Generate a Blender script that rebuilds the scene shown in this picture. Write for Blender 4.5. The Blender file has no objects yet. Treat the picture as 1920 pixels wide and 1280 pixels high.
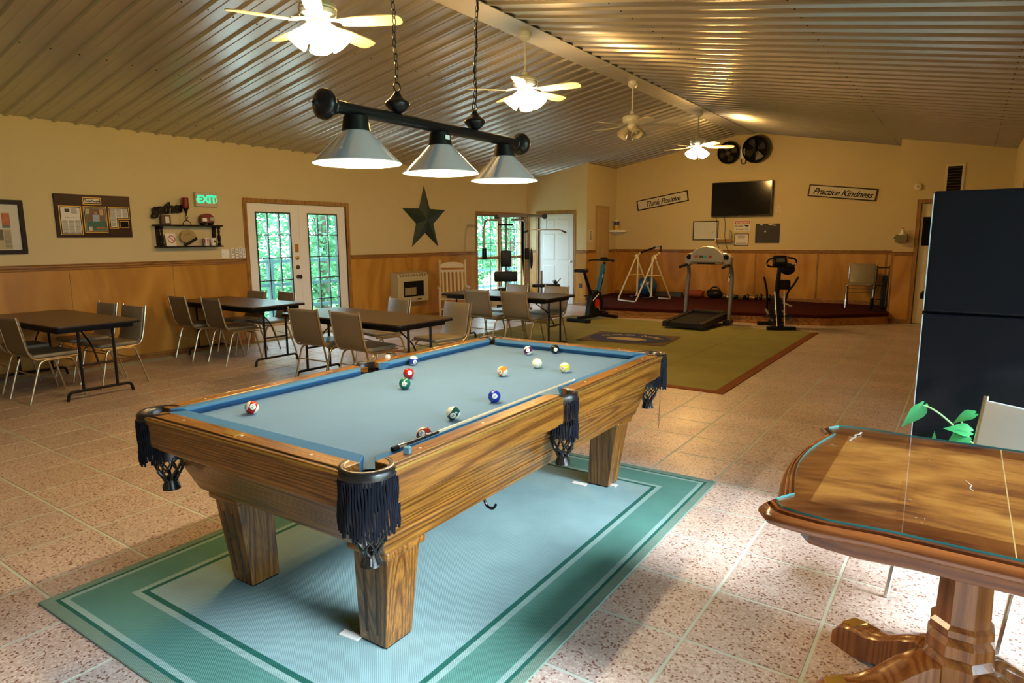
import bpy, bmesh, math, random
from mathutils import Vector, Matrix, Euler
random.seed(11)
SC = bpy.context.scene
COL = SC.collection
R = math.radians
PI = math.pi

# ------------------------------------------------------------------ camera
YAW, PITCH, ROLL = -0.609591, -0.1576156, -0.0052689
cam_d = bpy.data.cameras.new('camera')
cam = bpy.data.objects.new('camera', cam_d)
COL.objects.link(cam)
_f = Vector((math.sin(YAW)*math.cos(PITCH), math.cos(YAW)*math.cos(PITCH), math.sin(PITCH)))
_r = Vector((math.cos(YAW), -math.sin(YAW), 0))
_u = _r.cross(_f)
_r2 = _r*math.cos(ROLL) + _u*math.sin(ROLL)
_u2 = -_r*math.sin(ROLL) + _u*math.cos(ROLL)
_m = Matrix.Identity(4)
for i in range(3):
    _m[i][0], _m[i][1], _m[i][2] = _r2[i], _u2[i], -_f[i]
CAMLOC = Vector((0, 0, 1.52))
_m.translation = CAMLOC
cam.matrix_world = _m
cam_d.sensor_width = 36.0
cam_d.lens = 36.0*1216.06/1920.0
cam_d.clip_start = 0.02
cam_d.clip_end = 300
SC.camera = cam

# ------------------------------------------------------------------ world, view
world = bpy.data.worlds.new('overcast_sky')
SC.world = world
world.use_nodes = True
_bg = world.node_tree.nodes['Background']
_bg.inputs[0].default_value = (0.64, 0.86, 1.0, 1)
_bg.inputs[1].default_value = 13.0
SC.view_settings.view_transform = 'Standard'
SC.view_settings.look = 'None'
SC.view_settings.gamma = 1.0
SC.view_settings.use_curve_mapping = False
SC.view_settings.exposure = 0.0
SC.cycles.max_bounces = 9
SC.cycles.diffuse_bounces = 5
SC.cycles.glossy_bounces = 4
SC.cycles.transmission_bounces = 6
SC.cycles.transparent_max_bounces = 12
SC.cycles.caustics_reflective = False
SC.cycles.caustics_refractive = False
SC.cycles.sample_clamp_indirect = 6.0
SC.cycles.use_denoising = True

def portal(name, loc, rot, sx, sy):
    d = bpy.data.lights.new(name, 'AREA'); d.shape = 'RECTANGLE'; d.size = sx; d.size_y = sy
    d.cycles.is_portal = True
    o = bpy.data.objects.new(name, d); COL.objects.link(o)
    o.location = loc; o.rotation_euler = rot
    return o
SUN_ELEV, SUN_AZ = 37.0, 3.0       # hazy sun standing over the right side of the building
sd = bpy.data.lights.new('hazy_sun', 'SUN'); sd.energy = 19.0; sd.angle = R(22); sd.color = (.88, .95, 1.0)
so_ = bpy.data.objects.new('hazy_sun', sd); COL.objects.link(so_)
so_.rotation_euler = (0, R(90-SUN_ELEV), R(SUN_AZ)); so_.location = (12, 2, 9)
# portals only guide the sampling of the sky through the window openings
portal('sky_portal', (1.73, 2.0, 1.35), (0, R(90), 0), 2.55, 3.6)
portal('sky_portal', (-8.80, 6.575, 1.1), (0, R(-90), 0), 1.9, 1.9)
portal('sky_portal', (-8.80, 11.95, 1.25), (0, R(-90), 0), 1.6, 1.8)

FAN_W = 150.0
BULB_W = 42.0
WARM = (1.0, 0.54, 0.14)
COOL = (1.0, 0.78, 0.48)

def point_light(name, loc, power, color, radius, parent=None):
    d = bpy.data.lights.new(name, 'POINT'); d.energy = power; d.color = color; d.shadow_soft_size = radius
    o = bpy.data.objects.new(name, d); COL.objects.link(o)
    o.location = loc
    if parent: o.parent = parent
    return o

# ------------------------------------------------------------------ mesh helper
def _frame(t):
    t = t.normalized()
    a = Vector((0, 0, 1)) if abs(t.z) < 0.9 else Vector((1, 0, 0))
    u = t.cross(a).normalized()
    return u, t.cross(u).normalized()

class MB:
    def __init__(s):
        s.v = []; s.f = []; s.mi = []; s.cur = 0
    def add(s, vs, fs):
        o = len(s.v)
        s.v.extend([tuple(p) for p in vs])
        for f in fs:
            s.f.append([i+o for i in f]); s.mi.append(s.cur)
        return s
    def mat(s, i): s.cur = i; return s
    def box(s, x0, x1, y0, y1, z0, z1):
        vs = [(x, y, z) for z in (z0, z1) for y in (y0, y1) for x in (x0, x1)]
        return s.add(vs, [(0,2,3,1),(4,5,7,6),(0,1,5,4),(2,6,7,3),(0,4,6,2),(1,3,7,5)])
    def obox(s, c, size, rot=(0,0,0)):
        m = Matrix.Translation(c) @ Euler(rot).to_matrix().to_4x4()
        hx, hy, hz = size[0]/2, size[1]/2, size[2]/2
        vs = [m @ Vector((x,y,z)) for z in (-hz,hz) for y in (-hy,hy) for x in (-hx,hx)]
        return s.add(vs, [(0,2,3,1),(4,5,7,6),(0,1,5,4),(2,6,7,3),(0,4,6,2),(1,3,7,5)])
    def hexa(s, lo, hi):
        """lo, hi: four corner points each, same order"""
        return s.add(list(lo)+list(hi), [(3,2,1,0),(4,5,6,7),(0,1,5,4),(1,2,6,5),(2,3,7,6),(3,0,4,7)])
    def loft(s, rings, closed=True, cap=True):
        n = len(rings[0]); vs = [p for r in rings for p in r]; fs = []
        for i in range(len(rings)-1):
            for j in range(n if closed else n-1):
                k = (j+1) % n
                fs.append((i*n+j, i*n+k, (i+1)*n+k, (i+1)*n+j))
        if cap and closed:
            fs.append(tuple(range(n-1, -1, -1))); fs.append(tuple((len(rings)-1)*n+j for j in range(n)))
        return s.add(vs, fs)
    def tube(s, pts, r, n=8, closed=False, cap=True, flat=None):
        pts = [Vector(p) for p in pts]; rings = []; N = len(pts); u = None
        for i, p in enumerate(pts):
            a = pts[i-1] if (i > 0 or closed) else None
            b = pts[(i+1) % N] if (i < N-1 or closed) else None
            t = ((p-a).normalized() if a is not None else Vector()) + ((b-p).normalized() if b is not None else Vector())
            if t.length < 1e-6: t = Vector((0,0,1))
            t.normalize()
            if u is None: u, w = _frame(t)
            else:
                u = u - t*u.dot(t)
                if u.length < 1e-6: u, _ = _frame(t)
                u.normalize(); w = t.cross(u)
            rr = r[i] if isinstance(r, (list, tuple)) else r
            rings.append([p + (u*math.cos(2*PI*k/n) + w*math.sin(2*PI*k/n))*rr for k in range(n)])
        if closed: rings.append(rings[0]); cap = False
        return s.loft(rings, True, cap)
    def lathe(s, prof, n=24, at=(0,0,0), axis='Z', cap=True):
        rings = []; A = Vector(at)
        for r, h in prof:
            ring = []
            for k in range(n):
                c, q = r*math.cos(2*PI*k/n), r*math.sin(2*PI*k/n)
                d = {'Z': (c,q,h), 'Y': (c,h,q), 'X': (h,c,q)}[axis]
                ring.append(A+Vector(d))
            rings.append(ring)
        return s.loft(rings, True, cap)
    def prism(s, poly, h0, h1, plane='XY'):
        mp = {'XY': lambda a,b,h:(a,b,h), 'XZ': lambda a,b,h:(a,h,b), 'YZ': lambda a,b,h:(h,a,b)}[plane]
        n = len(poly)
        vs = [mp(a,b,h0) for a,b in poly]+[mp(a,b,h1) for a,b in poly]
        fs = [tuple(range(n-1,-1,-1)), tuple(range(n,2*n))]+[(i,(i+1)%n,n+(i+1)%n,n+i) for i in range(n)]
        return s.add(vs, fs)
    def sphere(s, c, r, n=20, m=12, sc=(1,1,1)):
        prof = [(max(1e-4, math.sin(PI*i/m))*r, -math.cos(PI*i/m)*r) for i in range(m+1)]
        o = len(s.v); s.lathe(prof, n, (0,0,0))
        for i in range(o, len(s.v)):
            p = s.v[i]; s.v[i] = (c[0]+p[0]*sc[0], c[1]+p[1]*sc[1], c[2]+p[2]*sc[2])
        return s
    def xf(s, m, start=0):
        for i in range(start, len(s.v)): s.v[i] = tuple(m @ Vector(s.v[i]))
        return s
    def mesh(s, name, mats, smooth=35, bevel=0, bseg=2):
        me = bpy.data.meshes.new(name)
        me.from_pydata(s.v, [], s.f)
        if not isinstance(mats, (list, tuple)): mats = [mats]
        for m in mats: me.materials.append(m)
        if len(mats) > 1: me.polygons.foreach_set('material_index', s.mi)
        bm = bmesh.new(); bm.from_mesh(me)
        bmesh.ops.remove_doubles(bm, verts=bm.verts, dist=1e-6)
        bmesh.ops.recalc_face_normals(bm, faces=bm.faces)
        if bevel:
            eds = [e for e in bm.edges if len(e.link_faces) == 2 and e.calc_face_angle(0) > R(28)]
            bmesh.ops.bevel(bm, geom=eds, offset=bevel, segments=bseg, affect='EDGES', profile=0.5, clamp_overlap=True)
        bm.to_mesh(me); bm.free()
        if smooth:
            me.polygons.foreach_set('use_smooth', [True]*len(me.polygons))
            me.set_sharp_from_angle(angle=R(smooth))
        me.update()
        return me
    def build(s, name, mats, parent=None, loc=None, rot=None, **k):
        return obj(name, s.mesh(name, mats, **k), parent, loc, rot)

def obj(name, me, parent=None, loc=None, rot=None):
    o = bpy.data.objects.new(name, me); COL.objects.link(o)
    if parent: o.parent = parent
    if loc is not None: o.location = loc
    if rot is not None: o.rotation_euler = rot
    return o
def tag(o, label, cat, group=None):
    o['label'] = label; o['category'] = cat
    if group: o['group'] = group
    return o
def struct(o): o['kind'] = 'structure'; return o
def stuff(o): o['kind'] = 'stuff'; return o
def thing(name, label, cat, loc=(0,0,0), rz=0.0, group=None, rot=None):
    o = bpy.data.objects.new(name, None); COL.objects.link(o)
    o.empty_display_size = 0.1
    o.location = loc; o.rotation_euler = rot if rot else (0, 0, rz)
    return tag(o, label, cat, group)
def copy_tree(root, loc, rz, label, group=None):
    def cp(o, par):
        c = o.copy(); COL.objects.link(c); c.parent = par
        for ch in list(o.children): cp(ch, c)
        return c
    c = cp(root, None); c.location = loc; c.rotation_euler = (0, 0, rz); c['label'] = label
    if group: c['group'] = group
    return c
def arc(cx, cy, r, a0, a1, n):
    return [(cx+r*math.cos(R(a0+(a1-a0)*i/n)), cy+r*math.sin(R(a0+(a1-a0)*i/n))) for i in range(n+1)]
def rrect(x0, x1, y0, y1, r, n=5):
    return arc(x1-r,y1-r,r,0,90,n)+arc(x0+r,y1-r,r,90,180,n)+arc(x0+r,y0+r,r,180,270,n)+arc(x1-r,y0+r,r,270,360,n)
def bez(p0, p1, p2, n=8):
    p0, p1, p2 = Vector(p0), Vector(p1), Vector(p2)
    return [p0*(1-t)**2 + p1*2*t*(1-t) + p2*t*t for t in [i/n for i in range(n+1)]]
def fillet(pts, r, n=5):
    """polyline with rounded corners"""
    pts = [Vector(p) for p in pts]; out = [pts[0]]
    for i in range(1, len(pts)-1):
        a, b, c = pts[i-1], pts[i], pts[i+1]
        d = min(r, (a-b).length*0.49, (c-b).length*0.49)
        out += bez(b+(a-b).normalized()*d, b, b+(c-b).normalized()*d, n)
    return out+[pts[-1]]
def text(name, s, size, mat, parent, m, depth=0.002, shear=0.0, bold=0.0, align='CENTER', space=1.0):
    cu = bpy.data.curves.new(name, 'FONT'); cu.body = s; cu.size = size; cu.extrude = depth/2
    cu.shear = shear; cu.offset = bold; cu.align_x = align; cu.align_y = 'CENTER'; cu.resolution_u = 3; cu.space_character = space
    t = bpy.data.objects.new(name, cu); COL.objects.link(t)
    dg = bpy.context.evaluated_depsgraph_get()
    me = bpy.data.meshes.new_from_object(t.evaluated_get(dg))
    bpy.data.objects.remove(t); bpy.data.curves.remove(cu)
    me.transform(m); me.materials.clear(); me.materials.append(mat); me.name = name
    return obj(name, me, parent)
# plane bases for writing: +x wall (faces +x), back wall (faces -y)
def on_left(y, z, x, rot=0):     # text plane seen from +x: right = +y, up = +z
    b = Matrix(((0,0,1,0),(1,0,0,0),(0,1,0,0),(0,0,0,1)))
    return Matrix.Translation((x,y,z)) @ b @ Matrix.Rotation(rot, 4, 'Z')
def on_back(x, z, y, rot=0):     # seen from -y: right = +x, up = +z
    b = Matrix(((1,0,0,0),(0,0,-1,0),(0,1,0,0),(0,0,0,1)))
    return Matrix.Translation((x,y,z)) @ b @ Matrix.Rotation(rot, 4, 'Z')

# ------------------------------------------------------------------ materials
class NT:
    def __init__(s, name):
        s.m = bpy.data.materials.new(name); s.m.use_nodes = True
        s.n = s.m.node_tree.nodes; s.l = s.m.node_tree.links
        s.b = s.n['Principled BSDF']; s.out = s.n['Material Output']
    def node(s, t, **k):
        n = s.n.new(t)
        for a, v in k.items(): setattr(n, a, v)
        return n
    def link(s, a, b): s.l.new(a, b)
    def coord(s, scale=(1,1,1), kind='Object', rot=(0,0,0), loc=(0,0,0)):
        mp = s.node('ShaderNodeMapping'); mp.inputs['Scale'].default_value = scale
        mp.inputs['Rotation'].default_value = rot; mp.inputs['Location'].default_value = loc
        if kind == 'World': s.link(s.node('ShaderNodeNewGeometry').outputs['Position'], mp.inputs['Vector'])
        else: s.link(s.node('ShaderNodeTexCoord').outputs[kind], mp.inputs['Vector'])
        return mp.outputs['Vector']
    def noise(s, vec, scale, detail=3, rough=.55, dist=0):
        n = s.node('ShaderNodeTexNoise'); s.link(vec, n.inputs['Vector'])
        n.inputs['Scale'].default_value = scale; n.inputs['Detail'].default_value = detail
        n.inputs['Roughness'].default_value = rough; n.inputs['Distortion'].default_value = dist
        return n.outputs['Fac']
    def ramp(s, fac, stops, interp='LINEAR'):
        r = s.node('ShaderNodeValToRGB'); s.link(fac, r.inputs['Fac']); r.color_ramp.interpolation = interp
        e = r.color_ramp.elements
        while len(e) < len(stops): e.new(0.5)
        for i, (p, c) in enumerate(stops):
            e[i].position = p; e[i].color = (c[0], c[1], c[2], 1) if not isinstance(c, (int, float)) else (c, c, c, 1)
        return r.outputs['Color']
    def mix(s, fac, a, b, mode='MIX'):
        m = s.node('ShaderNodeMix', data_type='RGBA', blend_type=mode)
        for k, v in ((0, fac), (6, a), (7, b)):
            if isinstance(v, (int, float)): m.inputs[k].default_value = v
            elif isinstance(v, (tuple, list)): m.inputs[k].default_value = (v[0], v[1], v[2], 1)
            else: s.link(v, m.inputs[k])
        return m.outputs[2]
    def math(s, op, a, b=0.0):
        m = s.node('ShaderNodeMath', operation=op)
        for k, v in ((0, a), (1, b)):
            if isinstance(v, (int, float)): m.inputs[k].default_value = v
            else: s.link(v, m.inputs[k])
        return m.outputs[0]
    def bump(s, h, strength=.2, dist=.01):
        b = s.node('ShaderNodeBump'); b.inputs['Strength'].default_value = strength; b.inputs['Distance'].default_value = dist
        s.link(h, b.inputs['Height']); s.link(b.outputs['Normal'], s.b.inputs['Normal'])
    def set(s, col=None, rough=None, metal=None, spec=None, coat=None, sheen=None):
        for k, v in (('Base Color', col), ('Roughness', rough), ('Metallic', metal), ('Specular IOR Level', spec), ('Coat Weight', coat), ('Sheen Weight', sheen)):
            if v is None: continue
            if isinstance(v, (int, float)): s.b.inputs[k].default_value = v
            elif isinstance(v, (tuple, list)): s.b.inputs[k].default_value = (v[0], v[1], v[2], 1)
            else: s.link(v, s.b.inputs[k])
        return s.m
def pbr(name, col, rough=.5, metal=0., spec=.5, coat=0., var=None, bump=None, kind='Object', sheen=0.):
    t = NT(name)
    c = col
    if var:
        sc, am = var[0], var[1]; st = var[2] if len(var) > 2 else (1,1,1)
        f = t.noise(t.coord(st, kind), sc, 4)
        c = t.mix(f, tuple(x*(1-am) for x in col), tuple(min(1, x*(1+am)) for x in col))
    if bump:
        st = bump[2] if len(bump) > 2 else (1,1,1)
        t.bump(t.noise(t.coord(st, kind), bump[0], 3), bump[1], .004)
    return t.set(c, rough, metal, spec, coat, sheen)
def emis(name, col, strength):
    t = NT(name); t.b.inputs['Emission Color'].default_value = (*col, 1); t.b.inputs['Emission Strength'].default_value = strength
    return t.set(col, .4)
def wood(name, dark, mid, light, axis='X', scale=1.0, rough=.35, coat=.15, pores=.5, kind='Object', bands=120.0, spec=.5):
    """contour lines of a stretched noise give the cathedral figure of plain-sawn boards"""
    t = NT(name)
    st = {'X': (.055,1,1), 'Y': (1,.055,1), 'Z': (1,1,.055)}[axis]
    n = t.noise(t.coord(tuple(x*scale for x in st), kind), 2.2, 1.5, .4, .1)
    w = t.math('ADD', t.math('MULTIPLY', t.math('SINE', t.math('MULTIPLY', n, bands)), .5), .5)
    col = t.ramp(w, [(0.0, dark), (0.30, mid), (1.0, light)])
    st2 = {'X': (.03,1,1), 'Y': (1,.03,1), 'Z': (1,1,.03)}[axis]
    fine = t.noise(t.coord(tuple(x*scale for x in st2), kind), 90, 3)
    col = t.mix(1.0, col, t.ramp(fine, [(0.40, 1.0-pores), (0.58, 1.0)]), 'MULTIPLY')
    big = t.noise(t.coord((scale,)*3, kind), 2.3, 2)
    col = t.mix(1.0, col, t.ramp(big, [(0.3, .84), (0.7, 1.10)]), 'MULTIPLY')
    t.bump(fine, .10, .002)
    return t.set(col, rough, 0, spec, coat)
def glass(name, tint=(1,1,1), refl=1.0, rough=.02):
    t = NT(name); t.n.remove(t.b)
    tr = t.node('ShaderNodeBsdfTransparent'); tr.inputs[0].default_value = (*tint, 1)
    gl = t.node('ShaderNodeBsdfGlossy'); gl.inputs['Roughness'].default_value = rough
    fr = t.node('ShaderNodeLayerWeight'); fr.inputs['Blend'].default_value = .5
    mx = t.node('ShaderNodeMixShader')
    sch = t.math('ADD', t.math('MULTIPLY', t.math('POWER', fr.outputs['Facing'], 5.0), .96), .04)
    t.link(t.math('MULTIPLY', sch, refl), mx.inputs[0])
    t.link(tr.outputs[0], mx.inputs[1]); t.link(gl.outputs[0], mx.inputs[2]); t.link(mx.outputs[0], t.out.inputs['Surface'])
    return t.m

M = {}
M['wall'] = pbr('wall_paint', (.60,.50,.275), .75, var=(3,.05), bump=(60,.15), kind='World')
def _plywood():
    t = NT('plywood_panel')
    n = t.noise(t.coord((1.0,1.0,.28), 'World'), 1.5, 3, .5, .5)
    w = t.math('ADD', t.math('MULTIPLY', t.math('SINE', t.math('MULTIPLY', n, 26.0)), .5), .5)
    f = t.math('ADD', t.math('MULTIPLY', w, .55), t.math('MULTIPLY', t.noise(t.coord((1,1,1), 'World'), 3.0, 3), .5))
    c = t.ramp(f, [(.15,(.37,.165,.020)),(.5,(.45,.215,.030)),(.9,(.54,.28,.05))])
    return t.set(c, .36, 0, .5, .15)
M['ply'] = _plywood()
M['trim'] = wood('oak_trim', (.20,.085,.018), (.31,.14,.03), (.38,.18,.04), 'Y', 3, .4, .1, .3, 'World')
M['trimv'] = wood('oak_trim_upright', (.22,.10,.02), (.34,.16,.033), (.41,.21,.045), 'Z', 3, .4, .1, .3, 'World')
M['ceil'] = pbr('ribbed_metal_sheet', (.47,.46,.43), .28, 0.75, .5, var=(2.2,.06), kind='World')
M['ridge'] = pbr('ridge_trim_metal', (.48,.47,.44), .38, .2, .5)
M['dark'] = pbr('black_matt', (.006,.006,.006), .7, spec=.12)
M['blackmetal'] = pbr('black_painted_metal', (.006,.006,.007), .30, .0, spec=.30)
M['white'] = pbr('white_paint', (.82,.83,.80), .42)
M['cream'] = pbr('cream_paint', (.66,.60,.42), .45, var=(6,.06))
M['chrome'] = pbr('chrome', (.75,.73,.68), .18, 1)
M['steel'] = pbr('grey_steel', (.32,.32,.31), .35, .8)
M['champagne'] = pbr('champagne_metal', (.46,.38,.24), .28, .9)
M['brass'] = pbr('brass', (.62,.44,.12), .3, 1)
M['grout'] = pbr('pale_grout', (.52,.58,.50), .8, var=(9,.12), kind='World')
def _terrazzo():
    t = NT('terrazzo_tile')
    v = t.coord((1,1,1), 'World')
    vo = t.node('ShaderNodeTexVoronoi'); vo.inputs['Scale'].default_value = 120; t.link(v, vo.inputs['Vector'])
    sep = t.node('ShaderNodeSeparateColor'); t.link(vo.outputs['Color'], sep.inputs[0])
    chips = t.ramp(sep.outputs[0], [(0,(.20,.10,.08)),(.09,(.23,.12,.09)),(.12,(.43,.335,.29)),(.45,(.49,.395,.345)),(.75,(.55,.455,.40)),(.95,(.62,.54,.49))], 'LINEAR')
    big = t.noise(v, 1.6, 4)
    oi = t.node('ShaderNodeObjectInfo')
    c = t.mix(1.0, chips, t.ramp(big, [(.3,.88),(.7,1.1)]), 'MULTIPLY')
    c = t.mix(1.0, c, t.ramp(oi.outputs['Random'], [(0,.94),(1,1.05)]), 'MULTIPLY')
    rough = t.ramp(t.noise(v, 2.5, 4), [(.3,.30),(.75,.48)])
    return t.set(c, rough, 0, .5)
M['tile'] = _terrazzo()
M['glass'] = glass('window_glass')
M['vinyl'] = pbr('taupe_vinyl', (.235,.205,.14), .38, var=(5,.08), bump=(220,.10))
M['fabric_back'] = pbr('tan_backing', (.18,.15,.10), .62, var=(5,.08), bump=(240,.2))

# ================================================================== STRUCTURE
LW = -8.63          # inner face of the left wall
BWY = 14.47         # inner face of the back wall
DWY = 13.0          # wall with the white door
SWX = -7.03         # short side wall next to the platform
RSY = 13.30         # right stub wall
RX, RZ, SL = -4.0, 3.70, 0.18
def cz(x): return RZ - SL*abs(x-RX)
FX0, FX1, FY0, FY1 = -8.78, 1.75, -2.75, 14.62

# ---- floor and tiles
floor = struct(MB().box(FX0, FX1, FY0, FY1, -.12, -.0018).build('floor', M['grout']))
PITCH_T = 0.421
TX0, TY0 = -0.772, 2.662
def tile_mesh():
    h = (PITCH_T-.014)/2
    return MB().box(-h, h, -h, h, -.0017, 0.0).mesh('floor_tile', M['tile'], smooth=0, bevel=.0012, bseg=1)
_tm = tile_mesh()
def project(p):
    q = Vector(p)-CAMLOC
    d = q.dot(_f)
    return (960+1216.06*q.dot(_r2)/d, 640-1216.06*q.dot(_u2)/d, d) if d > .15 else None
def on_rug(x, y):
    dx, dy = x+2.155, y-2.42
    return abs(dx) < .82 and abs(dy) < 1.28
def on_carpet(x, y): return x < -2.1 and x > -7.0 and y > 6.45
tiles = []
for i in range(-19, 11):
    for j in range(-13, 28):
        x, y = TX0+(i+.5)*PITCH_T, TY0+(j+.5)*PITCH_T
        if not (LW+.2 < x < 1.5 and FY0+.3 < y < 13.2): continue
        c = [project((x+a*.2, y+b*.2, 0)) for a, b in ((-1,-1),(1,-1),(1,1),(-1,1))]
        area = 0
        if all(c) and not on_rug(x, y) and not on_carpet(x, y):
            xs = [min(max(p[0],0),1920) for p in c]; ys = [min(max(p[1],0),1280) for p in c]
            area = abs(sum(xs[k]*ys[(k+1)%4]-xs[(k+1)%4]*ys[k] for k in range(4)))/2
        tiles.append((area, x, y))
tiles.sort(reverse=True)
rest = MB()
for k, (a, x, y) in enumerate(tiles):
    if k < 300 and a > 60: obj('floor_tile', _tm, floor, (x, y, 0))
    else:
        h = (PITCH_T-.014)/2
        rest.box(x-h, x+h, y-h, y+h, -.0017, 0.0)
stuff(rest.build('floor_tile_field', M['tile'], floor, smooth=0))

# ---- walls
def gable(name, x0, x1, y0, y1, z0=0.0, holes=()):
    """wall in the XZ plane that follows the roof slope; holes: (x0,x1,z1) door openings from the floor"""
    m = MB(); xs = sorted({x0, x1, *([RX] if x0 < RX < x1 else []), *[h[0] for h in holes], *[h[1] for h in holes]})
    for a, b in zip(xs, xs[1:]):
        zb = z0
        for h in holes:
            if a >= h[0]-1e-6 and b <= h[1]+1e-6: zb = h[2]
        m.prism([(a,zb),(b,zb),(b,cz(b)),(a,cz(a))], y0, y1, 'XZ')
    return struct(m.build(name, M['wall'], smooth=0))
def sidewall(name, x0, x1, segs):
    m = MB()
    for (y0, y1, z0, z1) in segs: m.box(x0, x1, y0, y1, z0, z1)
    return struct(m.build(name, M['wall'], smooth=0))
DY0, DY1, DZ = 5.655, 7.50, 2.055            # french door opening
WY0, WY1, WZ0, WZ1 = 11.08, 12.87, 0.36, 2.03  # gym window opening
zt = cz(LW)+.0
wall_left = sidewall('wall_left', LW-.16, LW, [(FY0, DY0, 0, zt), (DY0, DY1, DZ, zt), (DY1, WY0, 0, zt), (WY0, WY1, 0, WZ0), (WY0, WY1, WZ1, zt), (WY1, DWY+.14, 0, zt)])
wall_door = gable('wall_alcove', LW, SWX, DWY, DWY+.14, 0, [(-8.305, -7.365, 2.07)])
wall_side = sidewall('wall_closet', SWX-.14, SWX, [(DWY+.14, BWY, 0, cz(SWX-.07))])
wall_back = gable('wall_back', SWX-.14, .64, BWY, BWY+.15)
wall_stub = gable('wall_stub', -1.10, .64, RSY, RSY+.14, 0, [(-.725, .12, 2.075)])
wall_stub2 = sidewall('wall_stub_return', -1.10, -.97, [(RSY+.14, BWY, 0, cz(-1.03))])
wall_right = sidewall('wall_right_far', .50, .64, [(5.2, RSY, 0, cz(.57))])
wall_ret = gable('wall_right_return', .64, 1.6, 5.2, 5.34)
zr = cz(1.6)
WINR = [(.3, 2.0), (2.04, 3.74)]
RZ0, RZ1 = .08, 2.62
segs = [(FY0, .3, 0, zr), (3.74, 5.34, 0, zr), (.3, 3.74, 0, RZ0), (.3, 3.74, RZ1, zr), (2.0, 2.04, RZ0, RZ1)]
wall_r2 = sidewall('wall_right_near', 1.6, 1.75, segs)
wall_front = gable('wall_front', LW-.16, 1.75, FY0, FY0+.15)

# ---- ceiling of ribbed metal sheets
ceiling = MB()
for xa, xb in ((LW-.16, RX), (RX, 1.75)):
    za, zb = cz(xa)+.05, cz(xb)+.05
    ceiling.prism([(xa,za),(xb,zb),(xb,zb+.08),(xa,za+.08)], FY0, FY1, 'XZ')
ceiling = struct(ceiling.build('ceiling', M['dark'], smooth=0))
RIB = 0.2286
def sheet(x0, x1):
    prof = []
    for k in range(4):
        b = k*RIB
        prof += [(b, 0), (b+.072, 0), (b+.084, -.022), (b+.112, -.022), (b+.124, 0), (b+.165, 0), (b+.171, -.005), (b+.187, -.005), (b+.193, 0)]
    prof.append((4*RIB, 0))
    m = MB()
    m.loft([[(x0, a, cz(x0)+d) for a, d in prof], [(x1, a, cz(x1)+d) for a, d in prof]], closed=False, cap=False)
    return m.mesh('ceiling_panel', M['ceil'], smooth=20)
_sl, _sr = sheet(LW-.15, RX-.06), sheet(RX+.06, 1.72)
for k in range(19):
    y = FY0+.02+k*4*RIB
    obj('ceiling_panel', _sl, ceiling, (0, y, 0)); obj('ceiling_panel', _sr, ceiling, (0, y, 0))
m = MB()
for k in range(19*4):
    y = FY0+.02+k*RIB+.098
    for xs in (-8.1, -6.75, -5.4, -2.6, -1.2, .2, 1.5):
        if y > 14.3 or (xs > .4 and y > 5.1): continue
        z = cz(xs)-.0225
        m.lathe([(.007, 0), (.006, -.005)], 6, (xs, y, z))
stuff(m.build('roofing_screws', M['dark'], ceiling, smooth=0))
# ridge trim board with turned edges
m = MB().prism([(RX-.17, 3.648), (RX+.16, 3.648), (RX+.16, 3.656), (RX+.02, 3.69), (RX-.02, 3.69), (RX-.17, 3.656)], FY0+.15, BWY, 'XZ')
ridge = struct(m.build('trim_ridge', M['ridge'], smooth=0))
for yj in (1.6, 4.65, 7.7, 10.75):
    MB().box(RX-.172, RX+.162, yj, yj+.05, 3.645, 3.648).build('joint_cover', M['ridge'], ridge, smooth=0)

# ---- wainscot panels, rails and baseboards
def panel_y(parent, y0, y1, x=LW, s=1, z0=.075, z1=1.185):
    MB().box(min(x, x+s*.011), max(x, x+s*.011), y0+.0025, y1-.0025, z0, z1).build('wainscot_panel', M['ply'], parent, smooth=0, bevel=.0015, bseg=1)
def panel_x(parent, x0, x1, y, z0=.075, z1=1.185):
    MB().box(x0+.0025, x1-.0025, y-.011, y, z0, z1).build('wainscot_panel', M['ply'], parent, smooth=0, bevel=.0015, bseg=1)
RAILP = [(0,1.178),(.014,1.178),(.018,1.19),(.018,1.205),(.026,1.215),(.026,1.235),(.034,1.243),(.034,1.252),(0,1.252)]
BASEP = [(0,0),(.014,0),(.014,.062),(.008,.074),(0,.074)]
def trims_y(n, x, s, y0, y1, prof=RAILP, mat='trim', dz=0):
    return struct(MB().prism([(x+s*a, b+dz) for a, b in prof], y0, y1, 'XZ').build(n, M[mat], smooth=0))
def trims_x(n, y, x0, x1, prof=RAILP, mat='trim', dz=0):
    return struct(MB().prism([(y-a, b+dz) for a, b in prof], x0, x1, 'YZ').build(n, M[mat], smooth=0))
FR = .062
cuts = [-2.60, -1.58, -.37, .85, 2.07, 3.29, 4.51, DY0-FR]
for a, b in zip(cuts, cuts[1:]): panel_y(wall_left, a, b)
cuts = [DY1+FR, 8.735, 9.955, WY0-FR]
for a, b in zip(cuts, cuts[1:]): panel_y(wall_left, a, b)
for a, b in ((FY0+.15, DY0-FR), (DY1+FR, WY0-FR)):
    trims_y('trim_chair_rail_left', LW, 1, a, b); trims_y('baseboard_left', LW, 1, a, b, BASEP)
panel_y(wall_left, WY1+FR, DWY-.012, z0=.075)
# alcove wall
panel_x(wall_door, LW+.012, -8.305-FR, DWY); panel_x(wall_door, -7.365+FR, SWX-.002, DWY)
trims_x('trim_chair_rail_alcove', DWY, LW+.036, -8.305-FR); trims_x('trim_chair_rail_alcove', DWY, -7.365+FR, SWX+.034)
trims_x('baseboard_alcove', DWY, -7.365+FR, SWX, BASEP)
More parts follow.
